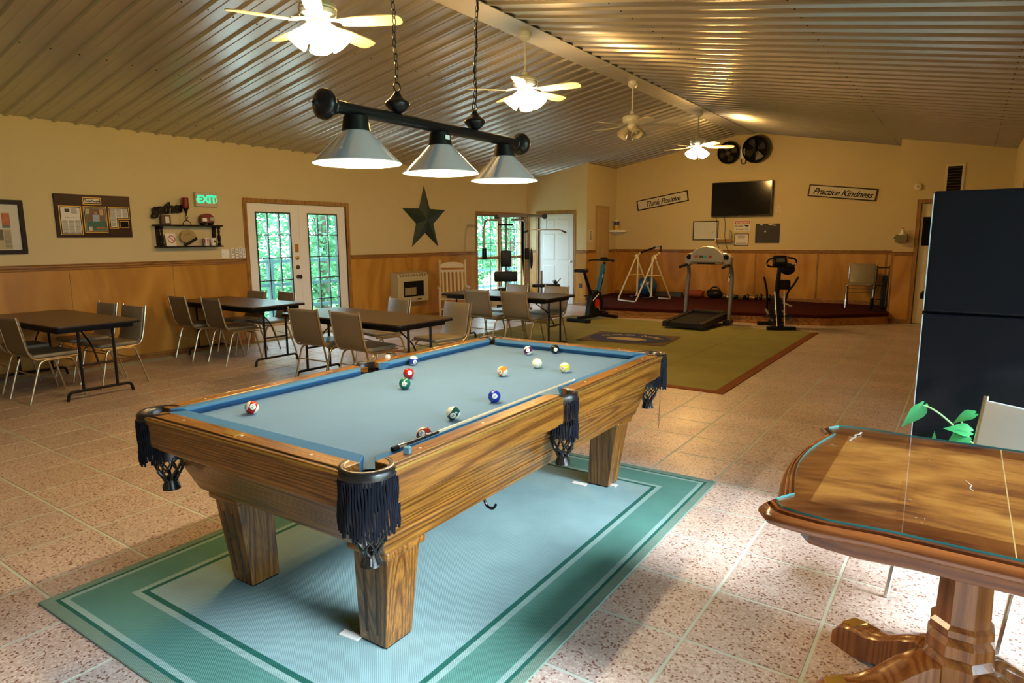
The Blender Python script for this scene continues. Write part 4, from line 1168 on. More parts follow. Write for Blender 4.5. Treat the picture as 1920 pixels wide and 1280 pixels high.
# ================================================================== ROCKING CHAIR
rk = thing('rocking_chair', 'cream wooden rocking chair with slatted back by the panelled wall', 'rocking chair', (-7.92, 9.42, 0), R(222))
CR = M['cream']
def rp(z): return -.20-.24*(z-.42)/.68      # y of the leaning back at height z
for s in (-1, 1):
    x = s*.245
    MB().tube([(x,-.13,.10),(x,rp(.42),.42),(x,rp(.70),.70),(x,rp(1.06),1.06)], [.016,.020,.017,.018], 10).build('back_post', CR, rk)
    MB().sphere((x, rp(1.085), 1.085), .026, 12, 8, (1,1,1.2)).build('finial', CR, rk)
    MB().tube([(x*1.08,.20,.08),(x*1.08,.215,.40),(x*1.08,.22,.60)], [.015,.022,.016], 10).build('front_post', CR, rk)
    MB().prism(rrect(-.26,.29,-.035,.035,.03), 0, .022, 'XY').xf(Matrix.Translation((x*1.1, 0, .61)) @ Matrix.Rotation(R(90),4,'Z')).build('armrest', CR, rk, smooth=0, bevel=.006)
    pts = [(x*1.05, -.48+.10*k, .024+.085*((k-4.6)/4.6)**2) for k in range(10)]
    rings = [[(p[0]-.014,p[1],p[2]-.02),(p[0]+.014,p[1],p[2]-.02),(p[0]+.014,p[1],p[2]+.02),(p[0]-.014,p[1],p[2]+.02)] for p in pts]
    MB().loft(rings).build('rocker', CR, rk, smooth=30)
    MB().tube([(x*1.05,.19,.25),(x*1.02,-.15,.25)], .010, 8).build('stretcher', CR, rk)
MB().tube([(-.25,.205,.22),(.25,.205,.22)], .011, 8).build('stretcher', CR, rk)
def slab(poly, th, name):   # piece in the leaning back plane: poly in (x, z)
    m = MB(); n = len(poly)
    fr_ = [(a, rp(b)+.0, b) for a, b in poly]; bk_ = [(a, rp(b)-th, b) for a, b in poly]
    m.add(fr_+bk_, [tuple(range(n)), tuple(range(2*n-1, n-1, -1))]+[(i, (i+1) % n, n+(i+1) % n, n+i) for i in range(n)])
    return m.build(name, CR, rk, smooth=0)
slab([(-.235,.965),(.235,.965),(.235,1.0)]+[(.235*math.cos(R(a)), 1.0+.075*math.sin(R(a))) for a in range(15,180,15)]+[(-.235,1.0)], .02, 'crest_rail')
slab([(-.235,.885),(.235,.885),(.235,.925),(-.235,.925)], .02, 'back_rail')
slab([(-.235,.47),(.235,.47),(.235,.51),(-.235,.51)], .02, 'back_rail')
for k in range(6):
    xx = -.185+.074*k; slab([(xx-.017,.51),(xx+.017,.51),(xx+.017,.885),(xx-.017,.885)], .012, 'back_slat')
for k in range(7): MB().box(-.25,.25,-.20+.063*k,-.145+.063*k,.40,.42).build('seat_slat', CR, rk, smooth=0)

# ================================================================== WALL HEATER
ht = thing('wall_heater', 'almond gas wall heater mounted on the wood panelling', 'heater', (LW+.011, 8.87, .36))
M['almond'] = pbr('almond_enamel', (.50,.44,.27), .4)
x1 = .20
m = MB(); m.prism([(0,0),(x1,0),(x1,.46),(x1-.03,.53),(0,.56)], -.40, .40, 'XZ'); m.build('housing', M['almond'], ht, smooth=0, bevel=.012, bseg=2)
MB().box(x1-.005, x1+.004, -.26, .27, .10, .385).build('grille_opening', M['dark'], ht, smooth=0)
MB().box(x1+.004, x1+.008, -.24, .06, .13, .27).build('radiant_plaque', pbr('heater_ceramic', (.30,.24,.13), .6), ht, smooth=0)
for k in range(6): MB().box(x1+.008, x1+.011, -.24+.055*k, -.235+.055*k, .13, .27).build('guard_wire', M['steel'], ht, smooth=0)
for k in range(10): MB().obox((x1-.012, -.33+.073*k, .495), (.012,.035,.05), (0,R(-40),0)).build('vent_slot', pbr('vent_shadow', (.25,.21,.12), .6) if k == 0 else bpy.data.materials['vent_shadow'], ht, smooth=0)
MB().box(x1, x1+.006, .10, .20, .03, .055).build('badge', M['dark'], ht, smooth=0)

# ================================================================== MULTI-STATION GYM
gy = thing('home_gym', 'multi-station home gym with lat bar and black pads by the window', 'exercise machine', (-7.50, 11.30, 0), R(34.9))
ST, BP = pbr('silver_grey_frame', (.36,.35,.31), .35, .5), pbr('black_vinyl_pad', (.006,.006,.006), .4, spec=.25)
def G(name, pts, r, mt=None, n=10, fil=.06): return MB().tube(fillet(pts, fil), r, n).build(name, mt or ST, gy)
G('base_tube', [(-.44,-.75,.03),(-.44,.55,.03)], .03); G('base_tube', [(-.95,.45,.03),(.12,.45,.03)], .03); G('base_tube', [(-.75,-.70,.03),(-.13,-.70,.03)], .03)
G('upright', [(-.44,.30,.03),(-.44,.30,1.98)], .030); G('upright', [(.03,.10,.03),(.03,.10,1.96)], .034)
G('base_tube', [(.03,.45,.03),(.03,-.35,.03)], .03)
G('top_beam', [(-.62,.22,1.98),(.03,.12,1.99),(.32,-.05,1.97)], .034, None, 10, .04)
MB().lathe([(.05,-.014),(.055,-.01),(.045,0),(.055,.01),(.05,.014)], 18, (.36,-.08,1.96), 'Y').build('pulley', BP, gy)
MB().lathe([(.05,-.014),(.055,-.01),(.045,0),(.055,.01),(.05,.014)], 18, (-.62,.20,1.95), 'Y').build('pulley', BP, gy)
G('cable', [(.40,-.09,1.96),(.40,-.09,1.70)], .004, M['blackmetal'])
G('lat_bar', [(-.05,-.25,1.64),(.05,-.2,1.69),(.68,.06,1.69),(.80,.10,1.64)], .011, M['chrome'], 8, .03)
for p, q in (((.72,.075,1.673),(.815,.105,1.633)), ((-.06,-.255,1.635),(.02,-.22,1.675))): G('bar_grip', [p, q], .017, BP)
for s, xp in ((-1,-.88),(1,-.01)):
    G('press_arm', [(-.44+s*.12,.18,1.90),(xp-.02*s,.02,1.90),(xp,-.08,1.75),(xp,-.10,1.12)], .024, None, 10, .16)
    MB().lathe([(.040,1.09),(.048,1.10),(.048,1.31),(.040,1.32)], 16, (xp,-.10,0)).build('arm_pad', BP, gy)
G('swivel_head', [(-.60,.16,1.80),(-.28,.16,1.80)], .02, M['blackmetal'])
MB().prism(rrect(-.115,.115,.93,1.27,.03), .16, .22, 'XZ').xf(Matrix.Translation((-.44,0,0))).build('back_pad', BP, gy, smooth=60, bevel=.015, bseg=3)
MB().prism(rrect(-.24,.24,.64,.85,.03), -.16, -.09, 'XZ').xf(Matrix.Translation((-.44,0,0))).build('curl_pad', BP, gy, smooth=60, bevel=.015, bseg=3)
MB().prism(rrect(-.16,.16,-.42,.0,.05), .46, .52, 'XY').xf(Matrix.Translation((-.44,.1,0))).build('seat', BP, gy, smooth=60, bevel=.015, bseg=3)
G('seat_post', [(-.44,-.05,.03),(-.44,-.05,.64)], .028)
G('guide_rod', [(-.36,.42,.05),(-.36,.42,1.95)], .009, M['chrome']); G('guide_rod', [(-.22,.42,.05),(-.22,.42,1.95)], .009, M['chrome'])
for k in range(10): MB().box(-.42,-.16,.37,.47,.08+.045*k,.122+.045*k).build('weight_plate', M['blackmetal'], gy, smooth=0, bevel=.003, bseg=1)
G('leg_roller', [(-.62,-.45,.36),(-.26,-.45,.36)], .045, BP, 14); G('leg_roller', [(-.62,-.52,.16),(-.26,-.52,.16)], .045, BP, 14)
G('leg_lever', [(-.44,-.30,.46),(-.44,-.47,.30),(-.44,-.52,.14)], .02)
MB().sphere((.09,.02,1.10), .5, 18, 12, (.07,.14,.42)).build('side_pad', BP, gy)
G('bench_post', [(.30,-.05,.0),(.30,-.05,.86)], .022, ST)
MB().prism(rrect(-.02,.56,-.20,.10,.06), .52, .58, 'XY').xf(Matrix.Translation((.12,.0,0))).build('bench_pad', BP, gy, smooth=60, bevel=.015, bseg=3)
G('bench_leg', [(.66,-.05,.55),(.72,-.05,.0)], .02); G('bench_roller', [(.58,-.22,.62),(.58,.12,.62)], .04, BP, 14)
G('bench_handle', [(.60,-.05,.58),(.70,-.05,.70)], .014, M['chrome'])

# ================================================================== EXERCISE BIKE
bk = thing('exercise_bike', 'black upright exercise bike with a blue front post', 'exercise bike', (-5.66, 10.76, .0082), R(-6))
BL = pbr('bike_black', (.006,.006,.007), .42, spec=.22); BLUE = pbr('bike_blue', (.02,.16,.30), .35)
for y in (-.47, .45):
    MB().obox((0,y,.035), (.48 if y < 0 else .42,.075,.055)).build('stabilizer', BL, bk, smooth=0, bevel=.012)
    for s in (-1, 1): MB().obox((s*.22,y,.03), (.05,.085,.06)).build('end_cap', BL, bk, smooth=0, bevel=.01)
MB().obox((0,0,.075), (.07,.95,.06)).build('base_beam', BL, bk, smooth=0, bevel=.01)
MB().prism([(-.20,.09),(.24,.09),(.28,.30),(.20,.50),(.05,.56),(-.10,.50),(-.16,.30)], -.055, .055, 'YZ').build('housing', BL, bk, smooth=0, bevel=.015)
MB().tube([(0,-.06,.44),(0,-.31,.90)], [.038,.026], 12).build('seat_post', BL, bk)
MB().prism([(-.12,-.14),(.12,-.14),(.13,-.05),(.05,.03),(.022,.14),(-.022,.14),(-.05,.03),(-.13,-.05)], .90, .955, 'XY').xf(Matrix.Translation((0,-.33,0))).build('saddle', BL, bk, smooth=60, bevel=.015, bseg=3)
MB().tube([(0,.14,.45),(0,.28,.75),(0,.36,1.06)], [.036,.032,.026], 12).build('front_post', BL, bk)
MB().prism([(.115,.48),(.15,.48),(.335,1.02),(.305,1.02)], -.040, .040, 'YZ').build('blue_cover', BLUE, bk, smooth=0, bevel=.006)
MB().prism([(.225,.78),(.26,.78),(.275,.84),(.245,.84)], -.041, .041, 'YZ').build('white_flash', M['white'], bk, smooth=0)
MB().tube(fillet([(-.27,.20,1.08),(-.25,.34,1.10),(.25,.34,1.10),(.27,.20,1.08)], .06), .014, 10).build('handlebar', BL, bk)
MB().obox((0,.36,1.115), (.14,.09,.05), (R(-25),0,0)).build('console', BL, bk, smooth=0, bevel=.01)
for s in (-1, 1):
    MB().tube([(s*.05,.05,.30),(s*.085,.05+s*.05,.30-s*.14)], .013, 8).build('crank', M['chrome'], bk)
    MB().obox((s*.14,.05+s*.05,.30-s*.14), (.10,.08,.022)).build('pedal', BL, bk, smooth=0, bevel=.005)
MB().lathe([(.085,.0),(.085,.006),(.06,.010)], 20, (.055,.05,.30), 'X').build('red_badge', pbr('red_badge', (.45,.02,.015), .4), bk)
MB().prism([(-.10,.38),(-.09,.36),(.10,.47),(.09,.49)], .055, .0575, 'YZ').build('white_stripe', M['white'], bk, smooth=0)

# ================================================================== AIR WALKER
aw = thing('air_walker', 'cream tube gliding walker on the maroon platform', 'exercise machine', (-5.65, 12.95, PZ))
def W3(x, y, z): return (x+5.65, y-12.95, z)
FL, FRp, RLp, RRp = (-6.07,12.66), (-5.56,12.43), (-5.70,13.62), (-5.19,13.42)
AT = pbr('cream_tube', (.62,.56,.38), .35)
def A(name, pts, r=.017, mt=None, fil=.05): return MB().tube(fillet([W3(*p) for p in pts], fil), r, 10).build(name, mt or AT, aw)
def mixp(a, b, t): return (a[0]+(b[0]-a[0])*t, a[1]+(b[1]-a[1])*t)
aL, aR = mixp(FL, RLp, .50), mixp(FRp, RRp, .50)
ZA = .93
A('front_frame', [(*aL,ZA),(*FL,.018),(*FRp,.018),(*aR,ZA)]); A('rear_frame', [(*aL,ZA),(*RLp,.018),(*RRp,.018),(*aR,ZA)])
for a_, f_, r_ in ((aL, FL, RLp), (aR, FRp, RRp)):
    p, q = mixp(a_, f_, .42), mixp(a_, r_, .42); zz = ZA*(1-.42)
    A('side_brace', [(*p,zz),(*q,zz)], .010)
    A('pivot_sleeve', [(a_[0]-.02,a_[1],ZA+.03),(a_[0]+.03,a_[1],ZA-.04)], .028)
for a_, sgn in ((aL, -1), (aR, 1)):
    o = (.04 if sgn < 0 else -.05)
    A('swing_leg', [(a_[0]+o,a_[1],ZA),(a_[0]+o,a_[1],.12),(a_[0]+o+.02,a_[1]-.12,.09)], .018)
    MB().obox(W3(a_[0]+o+.01,a_[1]-.05,.075), (.12,.32,.03), (0,0,R(-20))).build('foot_plate', BL, aw, smooth=0, bevel=.006)
A('handle_arm', [(*aL,ZA),(aL[0]+.09,aL[1]+.02,ZA+.08)], .016); A('handle_arm', [(*aR,ZA),(aR[0]+.06,aR[1]+.02,ZA+.06),(aR[0]+.10,aR[1]+.05,ZA+.10)], .016)
A('handle_grip', [(aL[0]+.09,aL[1]+.02,ZA+.08),(aL[0]+.40,aL[1]+.10,ZA+.20)], .021, BL); A('handle_bar', [(aL[0]+.40,aL[1]+.10,ZA+.20),(aR[0]+.09,aR[1]+.10,ZA+.23)], .017)
A('handle_grip', [(aR[0]+.09,aR[1]+.10,ZA+.23),(aR[0]+.10,aR[1]+.05,ZA+.10)], .021, BL)

# ================================================================== TREADMILL
tm = thing('treadmill', 'grey treadmill with an arched console before the platform', 'treadmill', (-3.76, 11.02, .0082), R(-3))
TG = pbr('treadmill_grey', (.20,.19,.165), .4, .3); TS = pbr('treadmill_silver', (.46,.44,.36), .28, .4); TB = pbr('treadmill_belt', (.014,.013,.012), .75, spec=.15, bump=(250,.3))
MB().prism([(-.64,.035),(.60,.11),(.60,.165),(.45,.18),(-.62,.105)], -.26, .26, 'YZ').build('belt', TB, tm, smooth=0)
for s in (-1, 1):
    MB().prism([(-.66,.03),(.62,.10),(.62,.18),(.45,.20),(-.64,.12)], min(s*.26,s*.36), max(s*.26,s*.36), 'YZ').build('side_rail', BL, tm, smooth=0, bevel=.008)
    MB().tube(fillet([(s*.40,.40,.05),(s*.405,.46,.55),(s*.39,.50,.92),(s*.38,.36,1.10)], .3), .034, 12).build('upright', TG, tm)
    MB().obox((s*.39,.40,.045), (.07,.34,.07)).build('base_foot', BL, tm, smooth=0, bevel=.012)
    MB().tube(fillet([(s*.37,.46,1.04),(s*.38,.25,1.03),(s*.38,.06,1.00)], .08), .026, 10).build('handrail', BL, tm)
    # cup-holder wing
    MB().prism([(s*.24,1.08),(s*.24,1.25),(s*.34,1.24),(s*.42,1.17),(s*.41,1.05),(s*.35,1.02)] if s > 0 else [(s*.35,1.02),(s*.41,1.05),(s*.42,1.17),(s*.34,1.24),(s*.24,1.25),(s*.24,1.08)], .33, .46, 'XZ').build('console_wing', TS, tm, smooth=0, bevel=.02, bseg=3)
    MB().lathe([(.045,.329),(.045,.322),(.034,.321)], 18, (s*.335,0,1.17), 'Y').build('cup_holder', M['dark'], tm)
MB().box(-.30,.30,.42,.60,.10,.22).build('motor_hood', BL, tm, smooth=0, bevel=.03, bseg=3)
con = [(-.30,1.075),(.30,1.075),(.30,1.16)]+[(.30*math.cos(R(a)), 1.16+.20*math.sin(R(a))) for a in range(15,180,15)]+[(-.30,1.16)]
MB().prism(con, .30, .42, 'XZ').build('console', TS, tm, smooth=0, bevel=.02, bseg=3)
MB().box(-.29,.29,.285,.30,1.045,1.075).build('hand_bar', M['blackmetal'], tm, smooth=0, bevel=.006)
for x, mt in ((-.19, pbr('orange_display', (.5,.10,.02), .4)), (-.10, pbr('dark_display', (.05,.08,.03), .3)), (-.03, pbr('green_display', (.05,.45,.25), .4)), (.07, bpy.data.materials['red_badge'])):
    MB().box(x-.035,x+.035 if x < .05 else x+.02,.2955,.30,1.16,1.20).build('display', mt, tm, smooth=0)
for x in (-.22, .22): MB().box(x-.06,x+.06,.282,.286,1.05,1.07).build('pulse_grip', M['chrome'], tm, smooth=0)

# ================================================================== ELLIPTICAL TRAINER
el = thing('elliptical_trainer', 'black elliptical trainer before the right end of the platform', 'exercise machine', (-2.57, 11.47, .0082), R(28))
MB().obox((0,-.33,.03), (.46,.07,.06)).build('stabilizer', BL, el, smooth=0, bevel=.012); MB().obox((0,.33,.03), (.44,.07,.06)).build('stabilizer', BL, el, smooth=0, bevel=.012)
MB().obox((0,0,.06), (.08,.66,.06)).build('base_beam', BL, el, smooth=0, bevel=.01)
MB().prism([(-.16,.08),(.20,.08),(.24,.35),(.10,.55),(-.06,.50)], -.06, .06, 'YZ').build('flywheel_cover', BL, el, smooth=0, bevel=.02, bseg=2)
MB().tube([(0,.06,.40),(0,.0,.80),(0,-.04,1.10)], [.045,.036,.03], 12).build('mast', BL, el)
MB().obox((-.01,-.06,1.12), (.22,.10,.17), (R(-30),0,0)).build('console', BL, el, smooth=0, bevel=.02, bseg=3)
MB().obox((-.01,-.112,1.135), (.13,.006,.07), (R(-30),0,0)).build('display', pbr('lcd_grey', (.10,.11,.09), .25), el, smooth=0)
for s in (-1, 1):
    MB().tube(fillet([(s*.02,-.05,1.02),(s*.20,-.10,1.03),(s*.24,-.14,1.10),(s*.20,-.18,1.16),(s*.08,-.16,1.18)], .06), .015, 10).build('loop_handle', BL, el)
    MB().tube([(s*.225,-.125,1.06),(s*.235,-.14,1.10)], .017, 10).build('chrome_band', M['chrome'], el)
    MB().tube(fillet([(s*.13,.08,.30),(s*.17,.0,.62),(s*.22,-.10,.72),(s*.27,-.16,.86)], .12), .017, 10).build('moving_handle', BL, el)
    MB().tube([(s*.12,.20,.28),(s*.14,-.30,.16)], .02, 10).build('pedal_arm', M['steel'], el)
    MB().obox((s*.15,-.16,.215), (.12,.32,.03), (R(-12),0,0)).build('foot_plate', BL, el, smooth=0, bevel=.008)
    MB().tube([(s*.06,-.30,.05),(s*.075,-.12,.62)], .010, 8).build('chrome_strut', M['chrome'], el)
MB().sphere((.17,.10,.98), .5, 18, 12, (.24,.22,.20)).build('flywheel', BL, el)
MB().obox((.10,.08,.72), (.22,.16,.16)).build('resistance_box', BL, el, smooth=0, bevel=.03, bseg=3)
MB().tube([(.10,.05,.42),(.24,-.02,.36)], .014, 8).build('pale_lever', M['cream'], el)

# ================================================================== SMALL GYM THINGS ON THE PLATFORM
bl = MB().sphere((0,0,.235), .235, 32, 20).build('exercise_ball', pbr('blue_rubber', (.010,.065,.16), .28, spec=.6, bump=(30,.05)), None, (-5.98, 13.98, PZ))
tag(bl, 'dark blue exercise ball behind the cream gliding walker', 'ball')
og = thing('gym_bolster', 'orange bolster bag lying against the back wall panelling', 'bolster', (-4.98, 14.28, PZ))
ORG = pbr('orange_fabric', (.26,.045,.010), .8, bump=(40,.5))
MB().tube([(-.20,0,.085),(-.15,0,.088),(.15,0,.088),(.20,0,.085)], [.07,.085,.085,.07], 18).build('bag', ORG, og)
for s in (-1, 1): MB().obox((s*.215,0,.13), (.03,.10,.06), (0,s*.5,0)).build('tied_end', ORG, og, smooth=0, bevel=.01)
kb = thing('equipment_bag', 'heap of black exercise straps and bag near the wall', 'bag', (-4.50, 14.24, PZ))
MB().sphere((0,0,.104), .5, 18, 10, (.36,.24,.205)).build('bag', BL, kb)
MB().tube([(.12*math.cos(R(a)), .02, .14+.11*math.sin(R(a))) for a in range(-10,200,15)], .018, 8).build('strap', BL, kb)
MB().tube([(-.07+.07*math.cos(R(a)), -.10, .13+.06*math.sin(R(a))) for a in range(0,360,24)], .014, 8, closed=True).build('handle_ring', BL, kb)
def dumbbell(loc, rz, r, handle, lab, mt):
    d = thing('dumbbell', lab, 'dumbbell', loc, rz, 'dumbbells along the back wall')
    MB().tube([(-.07,0,r),(.07,0,r)], .014, 10).build('handle', handle, d)
    for s in (-1, 1):
        MB().lathe([(r*.8,s*.06),(r,s*.07),(r,s*.105),(r*.8,s*.115)], 8, (0,0,r), 'X').build('weight', mt, d, smooth=20)
dumbbell((-4.20,14.28,PZ), .2, .055, M['chrome'], 'dark teal dumbbell left of the elliptical, first in the row', pbr('teal_vinyl', (.01,.06,.06), .5))
dumbbell((-3.95,14.27,PZ), -.1, .05, M['chrome'], 'dumbbell with a pale handle, second in the row', BL)
dumbbell((-3.71,14.28,PZ), .1, .062, M['brass'], 'black dumbbell third in the row along the wall', BL)
dumbbell((-3.44,14.28,PZ), 0, .070, M['chrome'], 'large black dumbbell nearest the elliptical', BL)
# flat case behind the walker
tag(MB().box(-.32,.32,-.07,.07,0,.11).build('flat_case', pbr('dark_case', (.05,.045,.04), .6), None, (-5.55, 14.22, PZ), (0,0,0), smooth=0, bevel=.01), 'flat dark case against the wall behind the gliding walker', 'case')
# folded hand truck in the right corner of the platform
hk = thing('hand_truck', 'folded black hand truck with a pale wheel in the platform corner', 'hand truck', (-1.245, 13.36, PZ), 0)
for s in (-1, 1): MB().tube([(s*.10,0,.10),(s*.10,.30,.80)], .014, 10).build('rail', BL, hk)
for t in (.15,.5,.95): MB().tube([(-.10,.30*t,.10+.70*t),(.10,.30*t,.10+.70*t)], .010, 8).build('rung', BL, hk)
MB().obox((0,-.03,.012), (.28,.18,.012)).build('toe_plate', BL, hk, smooth=0)
MB().lathe([(.10,-.02),(.115,-.012),(.115,.012),(.10,.02)], 24, (-.125,.03,.115), 'X').build('tyre', BL, hk)
MB().lathe([(.085,-.024),(.088,-.021),(.088,.0),(.02,.0)], 24, (-.125,.03,.115), 'X').build('wheel_disc', pbr('pale_wheel', (.42,.38,.27), .5), hk)
MB().lathe([(.10,-.02),(.115,-.012),(.115,.012),(.10,.02)], 24, (.125,.03,.115), 'X').build('tyre', BL, hk)
MB().box(-.02,.16,.33,.40,.0,.62).build('folded_cover', BL, hk, smooth=0, bevel=.03, bseg=3)

# ================================================================== LOGO DOORMAT
mat_ = thing('logo_mat', 'brown mat with a blue oval cloud logo on the gym carpet', 'mat', (-4.12, 9.02, .0082), R(6))
M['matbrown'] = pbr('brown_mat', (.10,.062,.020), .95, bump=(300,.5)); M['matblue'] = pbr('navy_mat', (.020,.024,.075), .95, bump=(300,.5)); M['matcream'] = pbr('cream_mat', (.42,.33,.17), .9, bump=(300,.4))
MB().box(-.66,.66,-.50,.50,0,.006).build('base', M['matbrown'], mat_, smooth=0, bevel=.002, bseg=1)
MB().prism([(.62*math.cos(2*PI*k/48), .47*math.sin(2*PI*k/48)) for k in range(48)], .006, .008, 'XY').build('oval', M['matblue'], mat_, smooth=0)
cl = []
for k in range(40):
    a = 2*PI*k/40; r = 1+.08*math.cos(7*a); cl.append((.30*r*math.cos(a)-.02, -.10+.13*r*math.sin(a)))
MB().prism(cl, .008, .0095, 'XY').build('cloud', M['matcream'], mat_, smooth=0)
word = 'CLOUD NINE'
for i, chh in enumerate(word):
    if chh == ' ': continue
    a = R(158-136*i/(len(word)-1)); px_, py_ = .46*math.cos(a), .30*math.sin(a)-.02
    text('letter', chh, .15, M['matcream'], mat_, Matrix.Translation((px_, py_, .0085)) @ Matrix.Rotation(a-PI/2, 4, 'Z') @ Matrix.Scale(1.15, 4, (1,0,0)), .0015, 0, .004)

# ================================================================== LEFT WALL DECOR
INK = M['dark']; M['ink2'] = pbr('grey_print', (.20,.20,.19), .8); M['newsprint'] = pbr('old_newsprint', (.46,.40,.22), .8)
M['mahog'] = pbr('dark_mahogany', (.022,.0035,.003), .35, spec=.25, var=(8,.2)); M['mahogframe'] = pbr('black_brown_frame', (.010,.004,.003), .45, spec=.2)
def lbox(y0, y1, z0, z1, x0, x1): return MB().box(LW+x0, LW+x1, y0, y1, z0, z1)
def ring_frame(y0, y1, z0, z1, w, x0, x1):
    m = MB()
    for a, b, c, d in ((y0,y1,z0,z0+w),(y0,y1,z1-w,z1),(y0,y0+w,z0+w,z1-w),(y1-w,y1,z0+w,z1-w)): m.box(LW+x0, LW+x1, a, b, c, d)
    return m
def lines(parent, y0, y1, z0, z1, n, x, mt, seed=1):
    rs = random.Random(seed); m = MB(); h = (z1-z0)/n
    for k in range(n): m.box(LW+x, LW+x+.0004, y0, y1-rs.random()*.12*(y1-y0), z1-(k+.8)*h, z1-(k+.25)*h)
    return stuff(m.build('print_lines', mt, parent, smooth=0))
# framed clippings at the left picture edge
pf = thing('picture_frame', 'black framed newspaper clippings at the left picture edge', 'picture frame', (0,0,0))
ring_frame(2.12, 2.905, 1.376, 1.963, .045, 0, .025).build('frame', M['mahogframe'], pf, smooth=0, bevel=.003, bseg=1)
lbox(2.16, 2.865, 1.418, 1.92, 0, .006).build('mat_board', pbr('mat_white', (.60,.59,.52), .8), pf, smooth=0)
c1 = lbox(2.70, 2.775, 1.66, 1.82, .006, .0066).build('colour_clipping', pbr('orange_shirt_photo', (.42,.13,.05), .6, var=(30,.6)), pf, smooth=0)
lbox(2.70, 2.765, 1.66, 1.69, .0066, .0069).build('caption_band', pbr('teal_caption', (.09,.17,.16), .7), c1, smooth=0)
c2 = lbox(2.36, 2.775, 1.43, 1.645, .006, .0066).build('newspaper_clipping', M['newsprint'], pf, smooth=0)
lbox(2.55, 2.70, 1.53, 1.64, .0066, .0069).build('grey_photo', pbr('grey_photo', (.12,.11,.07), .7, var=(25,.5)), c2, smooth=0)
lines(c2, 2.38, 2.53, 1.44, 1.62, 14, .0066, M['ink2'], 2); lines(c2, 2.71, 2.77, 1.44, 1.63, 14, .0066, M['ink2'], 3)
c3 = lbox(2.22, 2.68, 1.66, 1.86, .006, .0066).build('newspaper_clipping', M['paper'], pf, smooth=0)
lines(c3, 2.24, 2.45, 1.67, 1.85, 14, .0066, M['ink2'], 4); lines(c3, 2.47, 2.66, 1.67, 1.85, 14, .0066, M['ink2'], 5)
# award plaque
pl = thing('award_plaque', 'dark mahogany plaque with three framed magazine pages', 'plaque', (0,0,0))
lbox(3.21, 4.04, 1.555, 2.055, 0, .02).build('board', M['mahog'], pl, smooth=0, bevel=.006)
M['goldline'] = pbr('gold_border', (.55,.38,.08), .4, .4)
def plate(name, y0, y1, z0, z1, mt):
    g = lbox(y0, y1, z0, z1, .02, .0215).build('gold_border', M['goldline'], pl, smooth=0)
    lbox(y0+.008, y1-.008, z0+.008, z1-.008, .0215, .0222).build('black_line', INK, g, smooth=0)
    return lbox(y0+.017, y1-.017, z0+.017, z1-.017, .0222, .0232).build(name, mt, g, smooth=0)
tt = plate('title_plate', 3.51, 3.71, 1.942, 2.025, M['paper'])
text('title_text', 'TulsaPeople', .034, INK, tt, on_left(3.61, 1.984, LW+.0236), .0006, 0, .0012)
p1 = plate('page', 3.25, 3.485, 1.585, 1.92, M['paper'])
lbox(3.31, 3.36, 1.845, 1.885, .0232, .0236).build('page_photo', pbr('bw_photo', (.05,.05,.05), .7), p1, smooth=0)
text('headline', 'A Player\'s Place', .019, INK, p1, on_left(3.368, 1.785, LW+.0236), .0004)
lines(p1, 3.375, 3.44, 1.83, 1.89, 7, .0232, M['ink2'], 6)
for a, b in ((3.275,3.335),(3.340,3.400),(3.405,3.465)): lines(p1, a, b, 1.61, 1.76, 15, .0232, M['ink2'], int(a*100))
p2 = plate('photo_page', 3.505, 3.76, 1.615, 1.922, M['paper'])
# plain colour patches for the snapshot of a card table
def patch(y0, y1, z0, z1, col, k): lbox(y0, y1, z0, z1, .0232, .0236+.0002*k).build('photo_patch', pbr('snapshot_%d' % k, col, .5, var=(40,.35)), p2, smooth=0)
patch(3.525, 3.74, 1.636, 1.90, (.12,.075,.04), 1); patch(3.525, 3.74, 1.636, 1.745, (.008,.10,.065), 2)
patch(3.60, 3.675, 1.745, 1.825, (.30,.36,.48), 3); patch(3.62, 3.652, 1.825, 1.862, (.35,.17,.09), 4)
patch(3.535, 3.57, 1.83, 1.89, (.45,.38,.26), 5); patch(3.68, 3.72, 1.82, 1.89, (.48,.30,.14), 6); patch(3.63, 3.73, 1.655, 1.68, (.35,.09,.04), 7); patch(3.55, 3.585, 1.64, 1.685, (.55,.45,.42), 8)
g = MB().prism([(3.78,1.92),(4.02,1.92),(4.02,1.775),(3.885,1.775),(3.885,1.665),(3.78,1.665)], LW+.02, LW+.0215, 'YZ').build('gold_border', M['goldline'], pl, smooth=0)
MB().prism([(3.788,1.912),(4.012,1.912),(4.012,1.783),(3.877,1.783),(3.877,1.673),(3.788,1.673)], LW+.0215, LW+.0222, 'YZ').build('black_line', INK, g, smooth=0)
p3 = MB().prism([(3.797,1.903),(4.003,1.903),(4.003,1.792),(3.868,1.792),(3.868,1.682),(3.797,1.682)], LW+.0222, LW+.0232, 'YZ').build('page', M['paper'], g, smooth=0)
lines(p3, 3.802, 3.862, 1.69, 1.90, 20, .0232, M['ink2'], 8); lines(p3, 3.87, 3.93, 1.80, 1.90, 10, .0232, M['ink2'], 9); lines(p3, 3.94, 3.998, 1.80, 1.90, 10, .0232, M['ink2'], 10)
b = lbox(3.90, 4.005, 1.675, 1.757, .02, .0215).build('name_plate', M['goldline'], pl, smooth=0); lbox(3.905, 4.0, 1.68, 1.752, .0215, .0222).build('name_plate_face', INK, b, smooth=0)
